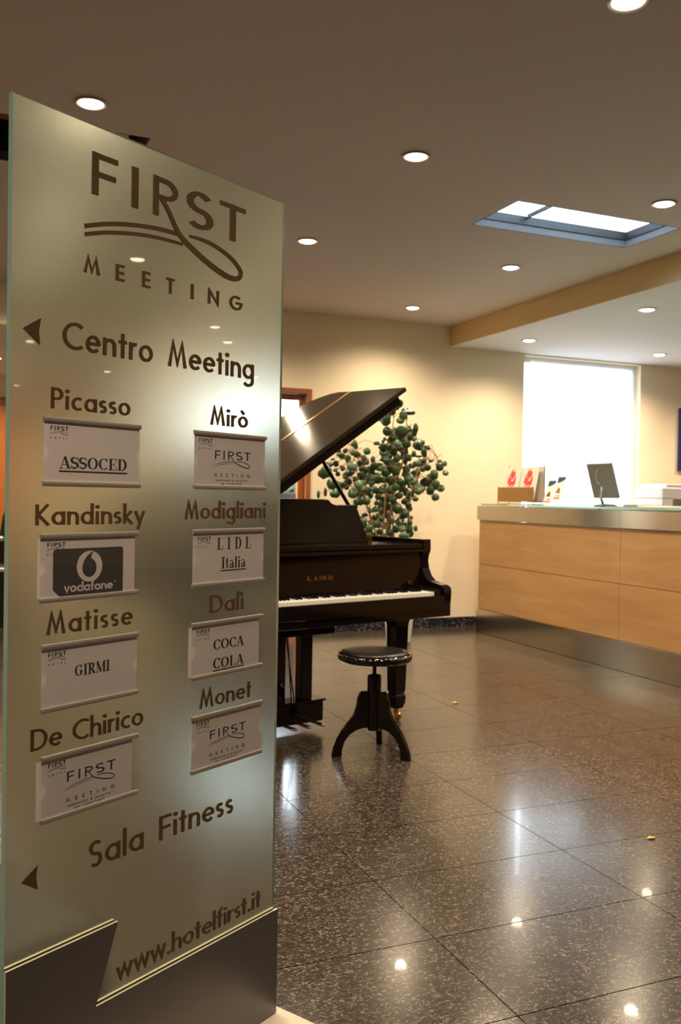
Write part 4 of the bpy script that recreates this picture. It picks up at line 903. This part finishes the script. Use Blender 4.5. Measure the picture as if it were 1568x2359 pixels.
# leaflet holder
ls = empty('leaflet_holder', (4.60, 6.30, ZC)); tag(ls, 'small clear leaflet holder between brochure stand and monitor', 'holder')
obj('foot', B(-.05, .06, -.10, .10, 0, .003), M_cover, ls)
bm = bmesh.new(); prism(bm, [(-.005, .003), (-.001, .003), (.06, .17), (.056, .17)], -.10, .10, lambda p, q, h: (p, h, q)); obj('back_rest', bm, M_cover, ls)
for k, (y0, z0, x0) in enumerate(((-.005, 0.0, 0), (-.105, .03, .022))):
    c = obj('leaflet', B(-.001, .001, y0, y0+.105, 0, .215), M_cardw); c.location = (4.60-.052+x0, 6.30, ZC+.003+z0); c.rotation_euler = (0, .30, 0)
    tag(c, ('front leaflet in the small holder on the desk, navy corner and pale picture', 'rear leaflet in the small holder, standing higher on the right')[k], 'leaflet')
    bm = bmesh.new(); prism(bm, [(y0+.104, .214), (y0+.001, .214), (y0+.001, .190), (y0+.06, .165), (y0+.104, .160)], -.001, -.0014, lambda p, q, h: (h, p, q)); obj('navy_print', bm, M_blue, c)
    bm = bmesh.new(); prism(bm, [(y0+.09, .075), (y0+.03, .07), (y0+.04, .11), (y0+.06, .125), (y0+.075, .10)], -.001, -.0014, lambda p, q, h: (h, p, q)); obj('picture_print', bm, M_bronzeplex, c)
    bm = bmesh.new(); box(bm, -.0014, -.001, y0+.015, y0+.095, .022, .034); box(bm, -.0014, -.001, y0+.015, y0+.07, .044, .052); obj('text_print', bm, M_flower, c)
# monitor seen from behind
mo = empty('monitor', (4.82, 5.93, ZC), 0); tag(mo, 'flat grey computer monitor seen from behind, tilted back on the desk', 'monitor')
bm = bmesh.new(); lathe(bm, [(.085, 0), (.085, .008), (.05, .018), (.02, .022)], 28); bmesh.ops.scale(bm, verts=bm.verts, vec=(1, 1.25, 1)); obj('foot', bm, M_dplast, mo, smooth=True)
bm = bmesh.new(); tube(bm, [(0, .03, .02), (-.02, .03, .06), (-.035, .0, .16)], .011, 10); obj('neck', bm, M_alu, mo, smooth=True)
pn = obj('panel', B(-.012, .012, -.15, .15, -.005, .285), M_mon, mo, bev=.006); pn.location = (-.005, -.02, .073); pn.rotation_euler = (0, -.30, 0)
sc2 = obj('screen', B(.0122, .0135, -.138, .138, .010, .272), M_screen, pn)
bm = bmesh.new(); tube(bm, [(-.013, .06*math.cos(t), .165+.07*math.sin(t)) for t in [(-.8+.2*i) for i in range(12)]], .0045, 6); obj('rear_moulding', bm, M_alu, pn)
# papers and folder
fo = empty('document_folder', (4.62, 5.26, ZC)); tag(fo, 'flat green grey folder with papers lying on the glass right of the monitor', 'folder')
obj('cover', B(-.12, .15, -.30, .28, 0, .006), M_green, fo)
obj('sheets', B(-.10, .13, -.27, .10, .0062, .016), M_cardw, fo)
obj('upper_cover', B(-.11, .14, -.05, .27, .0165, .022), M_green, fo)
# low cabinet behind the desk with printer, picture on the wall
cb = empty('filing_cabinet', (6.75, 7.18, 0)); tag(cb, 'low beech cabinet behind the reception desk under the printer', 'cabinet')
obj('body', B(-.65, .75, -.26, .33, .02, 1.08), M_beech, cb)
for x0, x1 in ((-.645, .047), (.053, .745)):
    d_ = obj('door', B(x0, x1, -.28, -.262, .06, 1.06), M_beech, cb); bm = bmesh.new(); tube(bm, [((x0+x1)/2, -.295, .55), ((x0+x1)/2, -.295, .68)], .006); obj('handle', bm, M_steel, d_)
pr = empty('printer', (6.62, 7.18, 1.08)); tag(pr, 'white desktop printer on the cabinet at the right picture edge', 'printer')
obj('body', B(-.26, .26, -.20, .20, .165, .275), M_plast, pr, bev=.012)
bm = bmesh.new(); box(bm, -.26, -.13, -.20, .20, 0, .163); box(bm, .13, .26, -.20, .20, 0, .163); box(bm, -.129, .129, -.05, .20, 0, .163); obj('base', bm, M_plast, pr)
obj('lid', B(-.20, .25, -.19, .19, .277, .308), M_plast, pr, bev=.008)
obj('paper_tray', B(-.12, .12, -.25, -.052, .06, .075), M_dplast, pr)
obj('paper_sheet', B(-.10, .10, -.24, -.055, .076, .082), M_cardw, pr)
obj('button', B(.16, .20, -.203, -.199, .23, .245), M_dplast, pr)
pc = empty('wall_picture', (7.40, YB-.0005, 1.54)); tag(pc, 'blue framed picture on the wall above the printer at the right edge', 'picture')
f = bmesh.new()
for q in ((-.36, -.32, 0, .665), (.32, .36, 0, .665)): box(f, q[0], q[1], -.025, 0, q[2], q[3])
for q in ((0, .04), (.625, .665)): box(f, -.32, .32, -.025, 0, *q)
obj('frame', f, M_bluefr, pc); obj('mount', B(-.319, .319, -.010, -.001, .041, .624), M_pic, pc)
obj('print', B(-.22, .22, -.012, -.0105, .13, .53), M_white, pc)

# ------------------------------------------------------------------ back room
pm = empty('leafy_palm', (0.42, 9.75, 0)); tag(pm, 'green potted palm in the back room, left of the glass sign edge', 'plant')
bm = bmesh.new(); lathe(bm, [(.14, 0), (.19, .32), (.20, .34), (.17, .34)], 24); obj('pot', bm, M_dplast, pm)
for i in range(16):
    a = i*2.4; el = 1.35-.05*i; bm = bmesh.new(); L_ = .85
    pts = [Vector((math.cos(a)*math.cos(el-.5*t)*L_*t, math.sin(a)*math.cos(el-.5*t)*L_*t, .34+math.sin(el-.35*t)*L_*t*1.2)) for t in (0, .25, .5, .75, 1)]
    s_ = Vector((-math.sin(a), math.cos(a), 0))
    ws_ = (.006, .02, .035, .03, .003); vs = [(bm.verts.new(p+s_*w_), bm.verts.new(p-s_*w_)) for p, w_ in zip(pts, ws_)]
    for p, q in zip(vs, vs[1:]): bm.faces.new((p[0], p[1], q[1], q[0]))
    g_ = bmesh.ops.extrude_face_region(bm, geom=list(bm.faces)); bmesh.ops.translate(bm, verts=[x for x in g_['geom'] if isinstance(x, bmesh.types.BMVert)], vec=(0, 0, -.003))
    obj('frond', bm, M_leaf, pm, smooth=True)
ac = empty('armchair', (0.0, 8.05, 0), 0); tag(ac, 'black leather armchair in the back room, left of the glass sign edge', 'armchair')
obj('seat', B(-.30, .30, -.35, .25, .12, .42), M_leather, ac, bev=.03); obj('backrest', B(-.42, .42, .252, .45, .12, .82), M_leather, ac, bev=.04)
for a0, a1 in ((-.42, -.302), (.302, .42)): obj('armrest', B(a0, a1, -.36, .25, .12, .60), M_leather, ac, bev=.03)
for x in (-.36, .36):
    for y in (-.30, .38): obj('leg', B(x-.02, x+.02, y-.02, y+.02, 0, .12), M_steel, ac)
